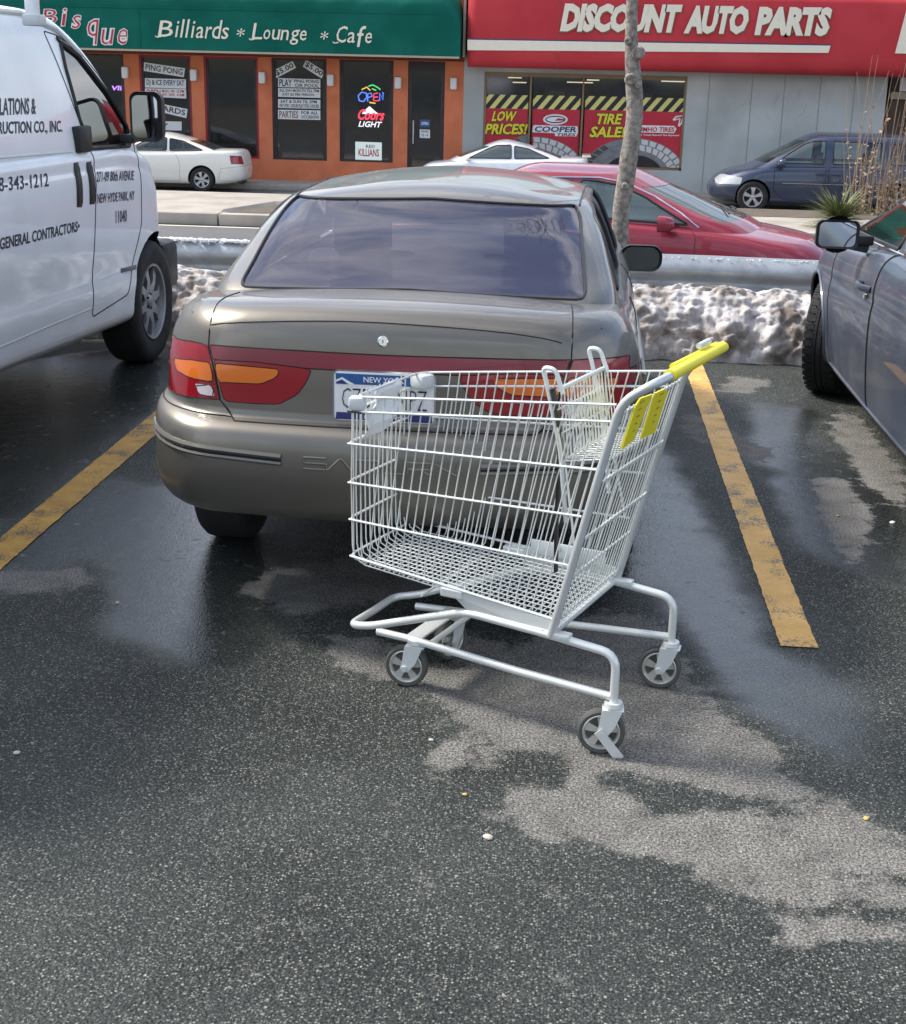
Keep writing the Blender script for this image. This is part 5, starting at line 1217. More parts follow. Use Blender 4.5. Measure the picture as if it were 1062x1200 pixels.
# second white coupe, mostly hidden by the red sedan
def ex2(B, t):
    mirror_unit(t, (-.86, 2.98, .98), -1, .2, .14, .1, 'cream_paint'); MB().use('cream_paint').box((0, .12, 1.09), (1.3, .22, .03), bev=.01).bx((-.5, .10, .98), (-.46, .2, 1.09)).bx((.46, .10, .98), (.5, .2, 1.09)).build('spoiler', t, world=False)
p2 = dict(p); p2['seats'] = [(2.35, (-.37, .37))]
street_car('coupe', 'white coupe roof showing between the tan sedan and the red sedan', (.36, 30.75, SZ), math.pi/2, 'white_paint', p2,
    [[(1.02, 1.03), (1.88, 1.0), (1.90, 1.30), (1.55, 1.24)], [(1.96, 1.0), (3.02, .985), (2.55, 1.22), (2.35, 1.30), (1.98, 1.32)]], (1.00, 3.6), GS, extra=ex2, glassm='green_glass', scl=.85)
# red sedan in the near lane
def ex3(B, t):
    mirror_unit(t, (1.0, 3.06, .98), 1, .24, .16, .16, 'red_paint', arm=True)
    pcut(B, t, 'SR', rounded([(2.15, .26), (3.20, .26), (3.42, .42), (3.42, .86), (3.35, .93), (2.15, .955)], .04), 'front_door', 'red_paint')
    c = MB().use('chrome'); c.tube(B.line([(.90, 1.03), (1.12, 1.18), (1.38, 1.30), (1.8, 1.36), (2.35, 1.375), (2.62, 1.335), (2.95, 1.21), (3.25, 1.06), (3.44, .94)], 'SR', .004), .010, 6); c.build('window_chrome', t, world=False)
    pcut(B, t, 'F', [(.45, .56), (.9, .52), (.9, .68), (.5, .66)], 'head_lamp', 'head_lens', thr=-.6, lim=(1, 4.35, 9)); pcut(B, t, 'SR', [(4.42, .50), (4.62, .50), (4.66, .58), (4.44, .58)], 'side_marker', 'lens_amber', thr=-.2)
    w_ = MB().use('black_trim'); 
    for x in (.3, -.35): w_.tube(B.line([(x, 3.68), (x-.45, 3.54)], 'T', .015), .010, 5)
    w_.build('wiper', t, world=False)
p3 = dict(L=4.88, W=.90, r=(.34, .45), f=(.5, .65), crown=.04, top=[(0, 1.0), (.3, 1.03), (1.2, .99), (2.6, .955), (3.2, .93), (3.9, .88), (4.5, .79), (4.88, .66)], rows=ROWS(.90),
    green=[(.88, .80, .45, 4.05), (.985, .78, .65, 3.84), (1.08, .735, .82, 3.56), (1.20, .685, 1.02, 3.24), (1.32, .635, 1.22, 2.92), (1.38, .60, 1.34, 2.74), (1.412, .55, 1.46, 2.60), (1.425, .46, 1.6, 2.45)],
    ws=[(-.68, .99), (.68, .99), (.55, 1.30), (-.55, 1.30)], rwp=[(-.6, 1.03), (.6, 1.03), (.52, 1.28), (-.52, 1.28)], seats=[(2.55, (-.39, .39)), (1.5, (-.39, .39))], sh=1.02)
q = at(868, 312, 1, 14.4); RT = R(-102); wv = Matrix.Rotation(RT, 3, 'Z') @ Vector((.9, 3.93, 0)); RL_ = (q.x-wv.x+.03, 14.4-wv.y, -.715)
street_car('sedan', 'dark red sedan passing beyond the guardrail with chrome window trim', RL_, RT, 'red_paint', p3,
    [[(.98, 1.02), (2.08, .99), (2.08, 1.34), (1.5, 1.32), (1.2, 1.20)], [(2.16, .99), (3.34, .96), (3.1, 1.08), (2.85, 1.21), (2.58, 1.31), (2.35, 1.345), (2.16, 1.35)]], (1.02, 3.93), None, extra=ex3, glassm='green_glass')

# minivan
def ex4(B, t):
    mirror_unit(t, (-1.08, 3.55, 1.10), -1, .24, .18, .14, 'blue_paint')
    for P, nm in (([(2.62, .30), (3.50, .30), (3.74, .5), (3.74, 1.0), (2.62, 1.02)], 'front_door'), ([(1.42, .50), (1.52, .30), (2.56, .30), (2.56, 1.02), (1.42, 1.04)], 'sliding_door')):
        o = pcut(B, t, 'SL', rounded(P, .05), nm, 'blue_paint', .006)
        y = P[0][0]+.12 if nm == 'front_door' else 2.40; h, _ = B.hit(y, .93, 'SL'); h = Vector((-1.0, y, .88)); MB().use('blue_paint').box(h+Vector((-.01, 0, 0)), (.05, .17, .045), bev=.015).build('door_handle', o, world=False)
    MB().use('alloy').tube(B.line([(1.0, .66), (2.5, .66), (3.55, .66)], 'SL', .004), .012, 5, flat=.6).build('side_moulding', t, world=False)
    pcut(B, t, 'SL', rounded([(4.46, .60), (4.98, .58), (4.98, .74), (4.80, .79), (4.42, .75)], .04), 'head_lamp', 'head_lens', thr=-.3, mv=.002, lim=(0, -2, -.3))
    pcut(B, t, 'SL', [(4.30, .22), (5.2, .22), (5.2, .52), (4.36, .54)], 'front_bumper', 'blue_paint', thr=-.4, lim=(0, -2, .0))
p4 = dict(L=5.1, W=1.0, r=(.3, .35), f=(.6, .8), crown=.05, sag=.006, cr=.04, top=[(0, 1.06), (2.5, 1.04), (3.5, 1.02), (3.9, 1.0), (4.5, .87), (5.0, .72), (5.1, .66)],
    rows=ROWS(1.0), green=[(.95, .95, .03, 4.30), (1.05, .93, .05, 4.10), (1.2, .90, .10, 3.85), (1.38, .86, .17, 3.52), (1.55, .81, .25, 3.20), (1.64, .77, .32, 3.0), (1.68, .71, .42, 2.85), (1.695, .62, .55, 2.7)],
    ws=[(-.8, 1.08), (.8, 1.08), (.7, 1.56), (-.7, 1.56)], rwp=[(-.75, 1.08), (.75, 1.08), (.68, 1.55), (-.68, 1.55)], seats=[(2.9, (-.45, .45)), (1.9, (-.45, .45)), (1.0, (-.45, .45))], sh=1.12, gcrown=.05, rwy=-1)
street_car('minivan', 'dark blue minivan parked in front of the grey shop wall', (7.36, 29.95, SZ), math.pi/2, 'blue_paint', p4,
    [[(.25, 1.12), (1.22, 1.10), (1.22, 1.55), (.38, 1.52)], [(1.42, 1.10), (2.48, 1.09), (2.48, 1.57), (1.42, 1.56)], [(2.66, 1.09), (3.70, 1.09), (3.45, 1.28), (3.1, 1.50), (2.9, 1.57), (2.66, 1.58)]], (1.05, 4.17), GS, extra=ex4, spokes=5, R_=.34, scl=.90)

# ---------------- white work van
VX, VY, VR = -3.605, 3.12, R(-2)
van = thing('work_van', 'white work van with contractor lettering at the left edge', 'van', (VX, VY, 0), VR)
VL = 5.60; vt = prof([(0, 1.33), (4.55, 1.30), (4.85, 1.27), (5.35, 1.14), (5.60, 1.0), (5.68, .94)])
mb = MB(); rk = lambda y: .40-.035*(np.asarray(y)-2.8)
def vz_(k): return lambda y: (rk(y)+(k-.40)*(vt(y)-rk(y))/(1.30-.40))
rows = [dict(z=vz_(k), W=w, yr=a, yf=VL-b, r=(.15, .2), f=(.35, .40), cr=.03, bow=.008, n=1.7, cf=.09) for k, w, a, b in [(.36, .84, .3, .3), (.385, .955, .05, .06), (.42, .985, .02, .02), (.50, .992, .01, .01), (.60, .998, 0, 0), (.66, .990, 0, .0), (.80, .998, .0, .0), (1.0, 1.003, 0, .02), (1.17, 1.0, 0, .05), (1.20, .992, .01, .06), (1.235, .992, .01, .08), (1.28, .972, .03, .14), (1.30, .90, .08, .25)]]
loft(mb, rows, 3, .03)
rows = [dict(z=z, W=w, yr=a, yf=b, r=(.15, .2), f=(.20, .24), cr=.03, cf=.10, bow=.008, n=2.0) for z, w, a, b in [(1.15, .972, .02, 5.28), (1.30, .970, .02, 5.16), (1.45, .950, .03, 5.02), (1.60, .928, .04, 4.86), (1.75, .902, .06, 4.66), (1.87, .872, .09, 4.44), (1.925, .845, .12, 4.30), (1.95, .81, .18, 4.16), (1.965, .73, .3, 3.98)]]
loft(mb, rows, 4, .05)
B = Body(mb)
def VP(px, py, xp=-2.45):
    """point on the van's side seen at this pixel, in the van's (y, z)"""
    if py < 999:
        q = B.px(van, px, py)
        if q is not None and q.x > .6: return (q.y, q.z)
    d = ray(px, py); c = Vector((0, 0, H)); nrm = Vector((math.cos(VR), math.sin(VR), 0)); o = Vector((VX, VY, 0))+nrm*.965
    t = (o-c).dot(nrm)/d.dot(nrm); w_ = c+d*t-Vector((VX, VY, 0)); return (w_.dot(Vector((-math.sin(VR), math.cos(VR), 0))), w_.z)
print('van wheel', VP(185, 355), VP(195, 285), VP(160, 350), VP(100, 175), VP(0, 440), VP(185, 415))
arches(B, van, (1.05, 5.09), .405, .37, .99, lip='white_paint', lipr=.014)
wp = [VP(*q) for q in ((68, 43), (85, 46), (107, 66), (133, 108), (151, 147), (152, 171), (106, 174), (93, 141), (76, 79))]
part_cut('SR', rounded(wp, .02), 'door_window', 'van_glass', van, -.006, .013, 'black_trim')
nb = B.take(B.cut('F', [(-.82, 1.36), (.82, 1.36), (.74, 1.88), (-.74, 1.88)], thr=.25)); B.make(nb, 'windshield', 'van_glass', van, -.003); nb.free()
dp_ = rounded([VP(*q) for q in ((50, 36), (85, 41), (110, 62), (137, 104), (156, 147), (158, 178), (166, 262), (150, 345), (108, 372), (108, 180), (93, 142))], .03)
vd = part_cut('SR', dp_, 'front_door', 'white_paint', van, 0, .0035)
def vline(P, r, m, name, off=.001, flat=1.0):
    mb = MB().use(m); mb.tube(B.line([VP(*q) for q in P], 'SR', off), r, 6, flat=flat); return mb.build(name, van, world=False)
vline([(-25, 187), (30, 182.5), (85, 178)], .005, 'plastic_grey', 'body_crease', .0)

MB().use('black_trim').box((0, 0, 0), (.05, .17, .13), bev=.012).build('door_latch_cover', van, world=False)
lc = bpy.data.objects['door_latch_cover']; h, n_ = B.hit(*VP(94, 163), 'SR'); lc.location = h+Vector((.01, 0, 0))
def vquad(P, m, name):
    Q = [VP(*q) for q in P]; mb = MB().use(m); vs = []
    for u in np.linspace(0, 1, 7):
        for v in np.linspace(0, 1, 9):
            y = (Q[0][0]*(1-u)+Q[1][0]*u)*(1-v)+(Q[3][0]*(1-u)+Q[2][0]*u)*v; z = (Q[0][1]*(1-u)+Q[1][1]*u)*(1-v)+(Q[3][1]*(1-u)+Q[2][1]*u)*v
            h, n = B.hit(y, z, 'SR'); e = min(u, 1-u, v, 1-v) < .01; vs.append(h+n*(.001 if e else .012))
    mb.add(vs, [(i*9+j, i*9+j+1, (i+1)*9+j+1, (i+1)*9+j) for i in range(6) for j in range(8)]); return mb.build(name, van, world=False)
vquad([(141.5, 314.5), (160, 310), (160, 315.5), (141.5, 320)], 'inky_badge', 'name_badge')
vline([(-40, 412), (0, 407), (60, 381), (108, 361)], .004, 'plastic_grey', 'body_crease', .0)
mb = MB().use('plastic_grey'); mb.tube(B.line([(.2, 1.935), (2.5, 1.935), (3.7, 1.93), (4.05, 1.87), (4.3, 1.75)], 'SR', .006), .013, 6); mb.build('drip_rail', van, world=False)
vquad([(86, 191), (92, 190), (96, 243), (90, 243)], 'black_trim', 'door_handle'); vquad([(101, 190), (107, 189), (111, 239), (105, 240)], 'black_trim', 'door_handle')
def vtext(s, BLp, BRp, TLp, m='ink', bold=.02):
    mb = MB().use(m); a, b, c = VP(*BLp), VP(*BRp), VP(*TLp); text(mb, s, (0, a[0], a[1]), (0, b[0], b[1]), (0, c[0], c[1]), bold=bold)
    vs = []
    for v in mb.v:
        h, n = B.hit(v[1], v[2], 'SR'); vs.append(tuple(h+n*.002) if h else v)
    lv = MB().use(m); lv.add(vs, mb.f); lv.build('lettering', van, smooth=False, world=False)
vtext('INSTALLATIONS &', (-31, 136.5), (42, 134), (-31, 115), 'ink_faded')
vtext('CONSTRUCTION CO., INC.', (-36, 161.5), (73, 157), (-36, 143))
vtext('718-343-1212', (-15, 226.5), (57, 218.5), (-15, 209), bold=.01)
vtext('\u2022 GENERAL CONTRACTORS\u2022', (-6, 294.5), (93, 271), (-6, 280))
vtext('271-09 80th AVENUE', (113, 213.5), (156.5, 211.5), (113, 201), 'ink_faded')
vtext('NEW HYDE PARK, NY', (114, 240.5), (157.5, 236), (114, 227), 'ink_faded'); vtext('11040', (135.5, 262), (148.5, 260), (135.5, 247), 'ink_faded')
vtext('57', (184, 227), (191.5, 224), (184, 208), 'lens_green' if 'lens_green' in MATS else 'plate_blue')
B.make(B.b, 'body', 'white_paint', van)
for yc in (1.05, 5.09):
    for s in (-1, 1): wheel(van, (s*.86, yc, .36), .36, .24, s, 'steel', 8, rimmat='wheel_steel', rr=.60)
mb = MB().use('black_trim').box((.0, 5.60, .52), (1.80, .20, .20), bev=.04).box((.84, 5.53, .52), (.22, .28, .30), bev=.05); mb.build('front_bumper', van, world=False)
MB().use('dark_inside').bx((-.62, .3, .22), (.62, 5.2, .46)).bx((-.88, 3.1, .45), (.88, 3.14, 1.85)).build('floor_light_block', van, world=False)  # first box added under the van to block light
seats(van, [(3.75, (-.45, .45))], .75, 1.45, .8)
# door mirror
q = at(171, 137, 1, 7.75); qq = Matrix.Rotation(-VR, 3, 'Z') @ (q-Vector((VX, VY, 0)))
mb = MB().use('black_trim'); P = rrect(-.09, -.132, .09, .132, .045, 6); N = len(P); vs = []
for t_, sc_ in ((0, 1.0), (.05, 1.0), (.10, .85), (.13, .5)):
    for a in P: vs.append((qq.x+a[0]*sc_, qq.y+t_, qq.z+a[1]*sc_))
fs = [(i*N+k, i*N+(k+1) % N, (i+1)*N+(k+1) % N, (i+1)*N+k) for i in range(3) for k in range(N)]+[tuple(3*N+k for k in range(N))]; mb.add(vs, fs)
mb.add([(qq.x+a[0], qq.y, qq.z+a[1]) for a in P]+[(qq.x+a[0]*.8-.01, qq.y+.012, qq.z+a[1]*.85) for a in P], [(k, (k+1) % N, N+(k+1) % N, N+k) for k in range(N)])
mb.box((qq.x-.15, qq.y+.03, qq.z-.12), (.14, .07, .05), bev=.01); mb.box((qq.x-.22, qq.y+.0, qq.z-.10), (.06, .22, .13), bev=.02)
mo = mb.build('door_mirror', van, world=False); MB().use('mirror_glass').poly([(qq.x+a[0]*.8-.01, qq.y+.013, qq.z+a[1]*.85) for a in P]).build('mirror_glass', mo, world=False)
# roof rack foot
q = at(38, 10, 1, 6.55); qq = Matrix.Rotation(-VR, 3, 'Z') @ (q-Vector((VX, VY, 0)))
MB().use('white_paint').box((qq.x, qq.y, qq.z+.03), (.05, .07, .20), bev=.01).box((qq.x-.85, qq.y, qq.z+.14), (1.75, .05, .04), bev=.01).box((qq.x-1.7, qq.y, qq.z+.03), (.05, .07, .20), bev=.01).use('plastic_grey').box((qq.x+.005, qq.y, qq.z-.05), (.08, .10, .05), bev=.01).build('roof_rack', van, world=False)
# ------------------------------------------------------------------ shopping cart
CO = Vector((.2625, 3.6285, 0)); CA = Vector((.925, -.38, 0)).normalized(); CB = Vector((-CA.y, CA.x, 0)); CR = math.atan2(CA.y, CA.x)
cart = thing('shopping_cart', 'white wire shopping cart with yellow handle standing behind the tan sedan', 'shopping cart', tuple(CO), CR)
def lerp(a, b, t): return a+(b-a)*t
def V(*a): return Vector(a)
AF_, ZF = -.845, None
# side rails: (front a, front z, rear a, rear z)
RL = [(-.80, .868, -.040, .953), (-.845, .820, -.052, .908), (-.850, .727, -.085, .777), (-.849, .613, -.119, .646), (-.846, .504, -.150, .506), (-.842, .394, -.187, .346)]
def bw(a): return .192+.048*(a+.845)/.80      # half width of the basket
def side(sg):
    mb = MB().use('cart_white')
    for i, (a0, z0, a1, z1) in enumerate(RL):
        if i == 5: mb.tube([V(a0, sg*bw(a0), z0), V(a1, sg*bw(a1), z1)], .0042, 6)
        else: mb.tube([V(a0, sg*bw(a0), z0), V(a1, sg*bw(a1), z1)], .0035, 6)
    n = 25
    for k in range(n):
        t = (k+.4)/n; top = V(lerp(RL[0][0], RL[0][2], t), 0, lerp(RL[0][1], RL[0][3], t)); bot = V(lerp(RL[5][0], RL[5][2], t), 0, lerp(RL[5][1], RL[5][3], t))
        if k < 2: top = V(RL[1][0]+.012+.022*k, 0, RL[1][1]+.002)
        P = [V(lerp(bot.x, top.x, s), sg*(bw(lerp(bot.x, top.x, s))-.004), lerp(bot.z, top.z, s)) for s in (1, .5, .06)]
        P.append(V(bot.x, sg*(bw(bot.x)-.012), bot.z-.012)); P.append(V(bot.x, sg*(bw(bot.x)-.035), bot.z-.022)); mb.tube(P, .0021, 5)
    return mb.build('side_panel', cart, world=False)
side(-1); side(1)
mb = MB().use('cart_white')
for i, (a0, z0, a1, z1) in enumerate(RL[1:]): mb.tube([V(a0+.006, -bw(a0)+.0, z0), V(a0-.004, -bw(a0)*.85, z0), V(a0-.004, bw(a0)*.85, z0), V(a0+.006, bw(a0), z0)], .0035, 6)
mb.tube([V(-.80, -.194, .868), V(-.825, -.17, .866), V(-.825, .17, .866), V(-.80, .194, .868)], .0035, 6)
for k in range(15):
    b = -.178+.356*k/14; mb.tube([V(-.843, b, .868 if abs(b) < .15 else .822), V(-.846, b, .6), V(-.842, b, .42), V(-.835, b, .385), V(-.80, b, .368)], .0021, 5)
mb.build('front_panel', cart, world=False)
mb = MB().use('cart_white')
for k in range(15):
    b = -.178+.356*k/14; mb.tube([V(-.80, b, .368), V(-.185, b*1.14, .322)], .0021, 5)
for k in range(40):
    a = -.825+.635*k/39; mb.tube([V(a, -bw(a)+.03, lerp(.372, .324, k/39)-.005), V(a, bw(a)-.03, lerp(.372, .324, k/39)-.005)], .0020, 5)
mb.build('basket_floor', cart, world=False)
# rear gate (hinged at the top)
GA = lambda z: -.187+(z-.33)*.25
mb = MB().use('cart_white')
for k in range(17):
    b = -.20+.40*k/16; mb.tube([V(GA(.335)+.012, b*1.0, .335), V(GA(.94)+.012, b*1.08, .94)], .0021, 5)
for z in (.345, .47, .93): mb.tube([V(GA(z)+.008, -.225, z), V(GA(z)+.008, .225, z)], .0034, 6)
for z in (.585, .745):      # crimped hinge wires
    P = [V(GA(z)+.014+.006*math.sin(k*1.57), -.225+.45*k/66, z+.010*math.sin(k*1.57)) for k in range(67)]; mb.tube(P, .0032, 5)
mb.build('rear_gate', cart, world=False)
# frame: posts + handle + rear legs
def bend(P, r=.05, n=5):
    P = [Vector(p) for p in P]; o = [P[0]]
    for i in range(1, len(P)-1):
        a, b, c = P[i-1], P[i], P[i+1]; q = min(r, (a-b).length*.45, (c-b).length*.45); A = b+(a-b).normalized()*q; C = b+(c-b).normalized()*q
        for k in range(n+1): t = k/n; o.append(A*(1-t)**2+b*2*t*(1-t)+C*t*t)
    return o+[P[-1]]
mb = MB().use('cart_tube')
for sg in (-1, 1): mb.tube(bend([V(-.185, sg*.243, .300), V(-.022, sg*.256, .965), V(.062, sg*.258, 1.022), V(.075, sg*.19, 1.028)], .05), .0118, 12)
mb.tube([V(.075, -.19, 1.028), V(.075, .19, 1.028)], .0115, 10)
mb.build('post_frame', cart, world=False)
hb = MB().use('cart_yellow'); hb.tube([V(.074, -.185, 1.030), V(.074, .262, 1.030)], .0175, 14, flat=.85); hb.tube([V(.058, -.12, 1.040), V(.058, .25, 1.036)], .008, 8)
ho = hb.build('handle', cart, world=False); MB().use('cart_white').tube([V(.055, .10, 1.056), V(.055, .19, 1.056)], .008, 8).build('handle_clip', ho, world=False)
mb = MB().use('cart_white')
for sg in (-1, 1):
    mb.tube(bend([V(0, sg*.236, .135), V(0, sg*.236, .285), V(-.19, sg*.238, .302), V(-.46, sg*.205, .302), V(-.80, sg*.148, .168), V(-.875, sg*.135, .152), V(-.875, 0, .150)], .045), .0118, 12)
    mb.tube([V(-.79, sg*.118, .142), V(-.67, sg*.13, .147), V(-.30, sg*.195, .155), V(-.006, sg*.236, .163)], .0115, 10)
    mb.box(V(-.16, sg*.237, .305), (.06, .03, .02), bev=.004)
    mb.lathe([(.019, .02), (.020, 0), (.014, -.004)], (0, sg*.236, .128), (0, 0, 1), 14)
mb.tube([V(-.19, -.235, .302), V(-.19, .235, .302)], .010, 8)
mb.tube([V(-.60, -.145, .152), V(-.60, .145, .152)], .009, 8)
mb.poly([V(-.685, -.13, .153), V(-.635, -.135, .153), V(-.635, .135, .153), V(-.685, .13, .153)], (0, 0, .006))
mb.build('base_frame', cart, world=False)
for sg in (-1, 1):
    mb = MB().use('cart_white'); mb.poly([V(-.515, sg*.206, .375), V(-.47, sg*.208, .368), V(-.185, sg*.234, .340), V(-.180, sg*.236, .296), V(-.455, sg*.206, .310), V(-.50, sg*.206, .345)], (0, sg*.003, 0)); mb.use('cart_yellow_mark').lathe([(.001, .003), (.004, .002)], V(-.21, sg*.240, .310), (0, sg, 0), 8); mb.use('cart_white'); mb.box(V(-.50, sg*.203, .352), (.07, .03, .028), bev=.005); mb.build('gusset_plate', cart, smooth=False, world=False)
# castors
def castor(x, y, top, swivel, r=.0635, brake=False):
    c = MB().use('cart_white'); Mx = Matrix.Rotation(swivel, 3, 'Z'); o = V(x, y, 0); ax = Mx @ V(-.0, 0, r); hub = o+Mx @ V(-.028, 0, r)
    c.lathe([(.001, top), (.024, top), (.026, top-.012), (.02, top-.02)], o, (0, 0, 1), 16)
    for s in (-1, 1):
        f = Mx @ V(0, s, 0); P = [o+Mx @ V(-.030, s*.019, top-.02), o+Mx @ V(.024, s*.019, top-.02), o+Mx @ V(.006, s*.022, r+.02), hub+f*.022+Mx @ V(.012, 0, -.010), hub+f*.022+Mx @ V(-.004, 0, -.014), hub+f*.022+Mx @ V(-.014, 0, -.002), o+Mx @ V(-.036, s*.021, r+.02)]
        c.poly(P, f*.003); c.lathe([(.001, .006), (.008, .006), (.009, 0)], hub+f*.025, f, 10)
    c.box(o+V(0, 0, top-.019), (.058, .044, .004), M=Mx, bev=.0015); c.use('black_trim').box(o+Mx @ V(.006, -.0205, r+.045), (.006, .003, .010), M=Mx)
    if brake: c.use('rust').lathe([(.001, .0035), (.012, .003)], o+Mx @ V(-.010, -.019, r+.02), Mx @ V(0, -1, 0), 8)
    fo = c.build('caster', cart, world=False)
    w_ = MB().use('rubber_grey').lathe([(r*.80, -.013), (r*.93, -.0145), (r, -.010), (r, .010), (r*.93, .0145), (r*.80, .013)], hub, Mx @ V(0, 1, 0), 36).build('tyre', fo, world=False)
    h = MB().use('caster_hub'); A = Mx @ V(0, 1, 0)
    h.lathe([(r*.80, -.0125), (r*.76, -.0145), (r*.70, -.010), (r*.66, -.002), (r*.66, .002), (r*.70, .010), (r*.76, .0145), (r*.80, .0125)], hub, A, 32); h.lathe([(.001, -.014), (r*.22, -.014), (r*.26, 0), (r*.22, .014), (.001, .014)], hub, A, 16)
    U = Mx @ V(1, 0, 0)
    for k in range(5):
        a = 2*math.pi*k/5+.3; u = U*math.cos(a)+V(0, 0, 1)*math.sin(a); v = -U*math.sin(a)+V(0, 0, 1)*math.cos(a)
        P = [hub+u*r*.18+v*.007, hub+u*r*.72+v*.013, hub+u*r*.72-v*.013, hub+u*r*.18-v*.007]; h.poly([p-A*.006 for p in P], A*.012)
    h.use('rubber_grey').lathe([(.001, -.001), (r*.68, -.001)], hub, A, 24); h.build('wheel_hub', fo, world=False)
    if brake:
        d = (Mx @ V(.62, -.0, -.78)).normalized(); s_ = d.cross(A).normalized(); p0 = hub-A*.030; MB().use('cart_white').poly([p0-s_*.012-d*.014, p0+s_*.012-d*.014, p0+d*.085+s_*.013, p0+d*.085-s_*.013], A*.003).build('brake_lever', fo, world=False)
castor(0, -.236, .150, R(22), brake=True); castor(0, .236, .150, R(12)); castor(-.655, -.128, .150, R(12)); castor(-.655, .128, .150, R(75))
# child seat
mb = MB().use('cart_white'); zt_, zb_ = .955, .765
SA = lambda z: -.205-(z-.765)*.27
for sg in (-1, 1):
    b = -.17 if sg < 0 else .145; mb.tube(bend([V(SA(.70)+.0, b, .60), V(SA(.80), b, .80), V(SA(.96), b, .96), V(SA(1.0)-.006, b, 1.008), V(SA(1.0)+.030, b, 1.008), V(SA(.96)+.045, b, .945)], .03), .0065, 8)
mb.tube([V(SA(.955)+.03, -.17, .955), V(SA(.955)+.03, .17, .955)], .0065, 8)
for k in range(15):
    b = -.155+.31*k/14; mb.tube([V(SA(.955)+.03, b, .955), V(SA(.765), b, .765)], .0021, 5)
    mb.tube([V(SA(.955)+.045, b+.01, .945), V(SA(.765)+.03, b*.95, .775)], .0020, 5)
for z in (.90, .84, .775): mb.tube([V(SA(z)+.012, -.165, z), V(SA(z)+.012, .165, z)], .0028, 5)
mb.build('child_seat_back', cart, world=False)
mb = MB().use('cart_white')
for k in range(13): b = -.165+.33*k/12; mb.tube([V(-.205, b, .765), V(-.075, b, .790)], .0021, 5)
for a in (-.205, -.16, -.12, -.075): mb.tube([V(a, -.17, .765+(a+.205)*.19), V(a, .17, .765+(a+.205)*.19)], .0034, 5)
for sg in (-1, 1): mb.tube([V(-.20, sg*.165, .76), V(-.165, sg*.18, .60), V(-.15, sg*.19, .52)], .0035, 5)
mb.build('child_seat', cart, world=False)
mb = MB().use('black_trim'); mb.tube([V(-.245, -.165, .955), V(-.225, -.160, .86), V(-.22, -.155, .76), V(-.215, -.17, .60), V(-.205, -.18, .46)], .016, 6, flat=.2); mb.build('seat_strap', cart, world=False); mb = MB().use('black_trim'); mb.tube([V(-.235, .165, .97), V(-.225, .168, .90), V(-.215, .165, .84)], .014, 6, flat=.25); mb.build('seat_strap', cart, world=False)
# yellow plates on the gate
def gate_pt(px, py, off=.020):
    w_ = Matrix.Rotation(-CR, 3, 'Z') @ ray(px, py); c = Matrix.Rotation(-CR, 3, 'Z') @ (Vector((0, 0, H))-CO); n = V(1, 0, -.25); o = V(-.187+off, 0, .33); t = (o-c).dot(n)/w_.dot(n); return c+w_*t
nn = V(1, 0, -.25).normalized()
for P, lb in (([(729, 527), (743, 516), (765, 462), (751, 467), (746, 475)], 'left yellow plate'), ([(751, 515), (768, 507), (783, 459), (779, 456), (768, 461)], 'right yellow plate')):
    mb = MB().use('cart_yellow').poly([gate_pt(*q) for q in P], -nn*.004); o = mb.build('yellow_plate', cart, world=False, label=lb)
    mk = MB().use('cart_yellow_mark'); c0 = sum((gate_pt(*q) for q in P), V(0, 0, 0))/len(P)
    for k in range(5):
        z = .045-.02*k; p = c0+V(z*.25, 0, z)+nn*.002; mk.tube([p+V(0, -.02+.004*k, 0), p+V(0, .01-.003*(k % 2), 0)], .0014, 4)
    mk.build('print', o, world=False)
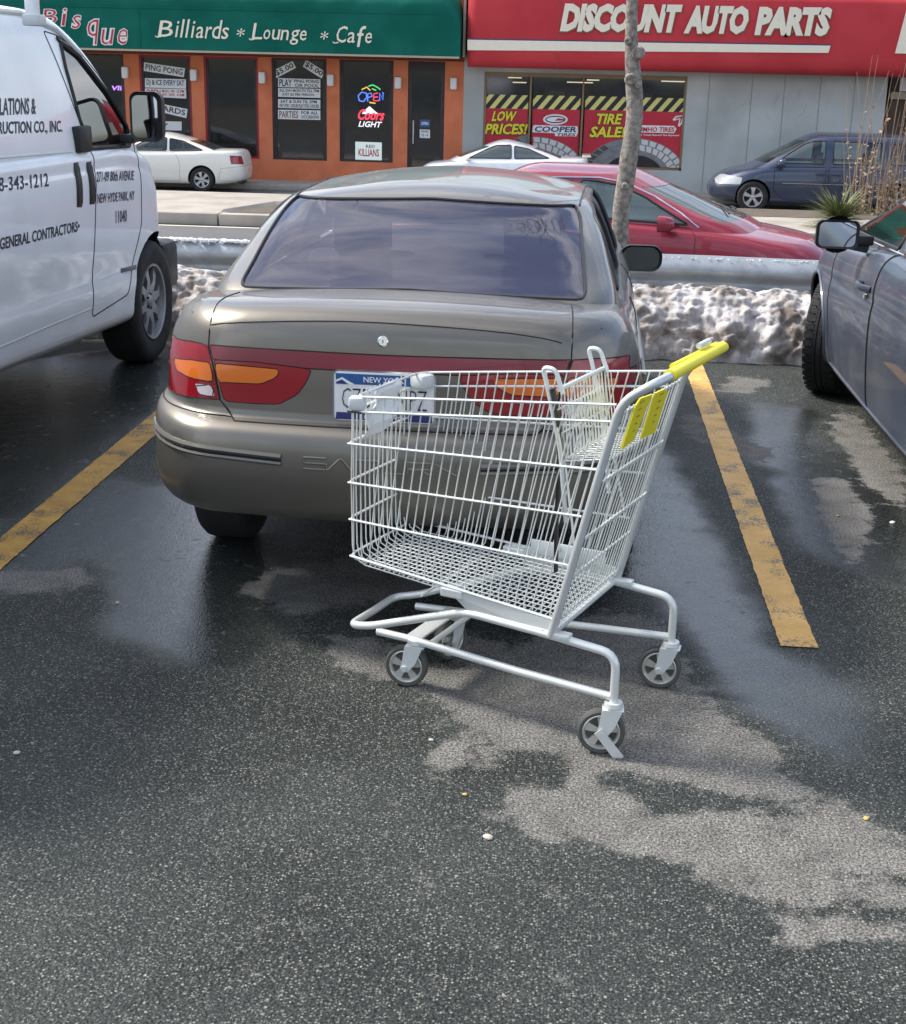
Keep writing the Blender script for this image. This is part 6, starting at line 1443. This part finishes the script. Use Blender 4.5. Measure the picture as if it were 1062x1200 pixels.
# corner caps
mb = MB().use('plastic_grey').box(V(-.822, -.185, .846), (.046, .04, .038), M=Matrix.Rotation(R(20), 3, 'Z'), bev=.008); mb.use('black_trim'); mb.bar(V(-.845, -.20, .823), V(-.80, -.20, .823), .003)
mb.build('corner_cap', cart, world=False); MB().use('plastic_grey').box(V(-.815, .18, .843), (.062, .055, .045), M=Matrix.Rotation(R(-20), 3, 'Z'), bev=.012).build('corner_cap', cart, world=False)
mb = MB().use('plastic_grey').bar(V(-.60, -.205, .322), V(-.60, .2, .322), .004); mb.box(V(-.33, .21, .375), (.24, .01, .045), bev=.004); mb.lathe([(.001, .004), (.010, .003), (.011, 0)], V(-.36, .203, .385), (0, -1, 0), 12); mb.build('far_plate', cart, world=False)
# scrap of paper caught in the front of the basket
pc = CO+CA*-.835; t_ = thing('paper_scrap', 'crumpled white paper scrap caught in the front of the cart basket', 'paper', tuple(Vector((pc.x, pc.y, .76))))
mb = MB().use('paper'); nU, nV = 9, 9; vs = []
for i in range(nU):
    for j in range(nV):
        u, v = i/(nU-1), j/(nV-1); b = -.155+.20*u; z = .875-.13*v-.03*(1-u); a = -.828+.012*math.sin(u*7+v*3)+.008*math.sin(v*11); w_ = CO+CA*a+CB*(b+.02*math.sin(v*4)*(1-u)); vs.append((w_.x, w_.y, z))
mb.add(vs, [(i*nV+j, i*nV+j+1, (i+1)*nV+j+1, (i+1)*nV+j) for i in range(nU-1) for j in range(nV-1) if not (j > 5 and (i < 2 or i > 6)) and not (j < 2 and i < 2)])
o = mb.build('sheet', t_, ang=20)
# small litter on the asphalt
for k, (px, py, s, m_, lb) in enumerate([(545, 932, .007, 'gold', 'small orange leaf crumb on the wet asphalt below the cart'), (1015, 960, .009, 'gold', 'small gold crumb on the asphalt at the right'), (572, 982, .013, 'litter', 'flat pale pebble on the asphalt below the middle'), (1046, 613, .014, 'paper', 'white paper crumb beside the slate sedan'), (138, 707, .009, 'litter', 'pale pebble on the asphalt left of the tan sedan'), (20, 883, .010, 'litter', 'pale pebble near the left edge'), (982, 605, .008, 'gold', 'reddish crumb between amber line and slate sedan'), (505, 868, .008, 'litter', 'pale pebble left of the braked caster')]):
    c = at(px, py, 2, 0); b_ = bmesh.new(); bmesh.ops.create_icosphere(b_, subdivisions=2, radius=s)
    for v in b_.verts: v.co = Vector((v.co.x*(1+.3*MN.noise(v.co*200)), v.co.y*.8, max(-.001, v.co.z*.45+.002)))
    me_ = bpy.data.meshes.new('pebble'); b_.to_mesh(me_); b_.free(); me_.materials.append(MATS[m_]); o = bpy.data.objects.new('pebble', me_); COL.objects.link(o); o.location = (c.x, c.y, .001); o.rotation_euler = (0, 0, k*1.3); tag(o, lb, 'pebble')
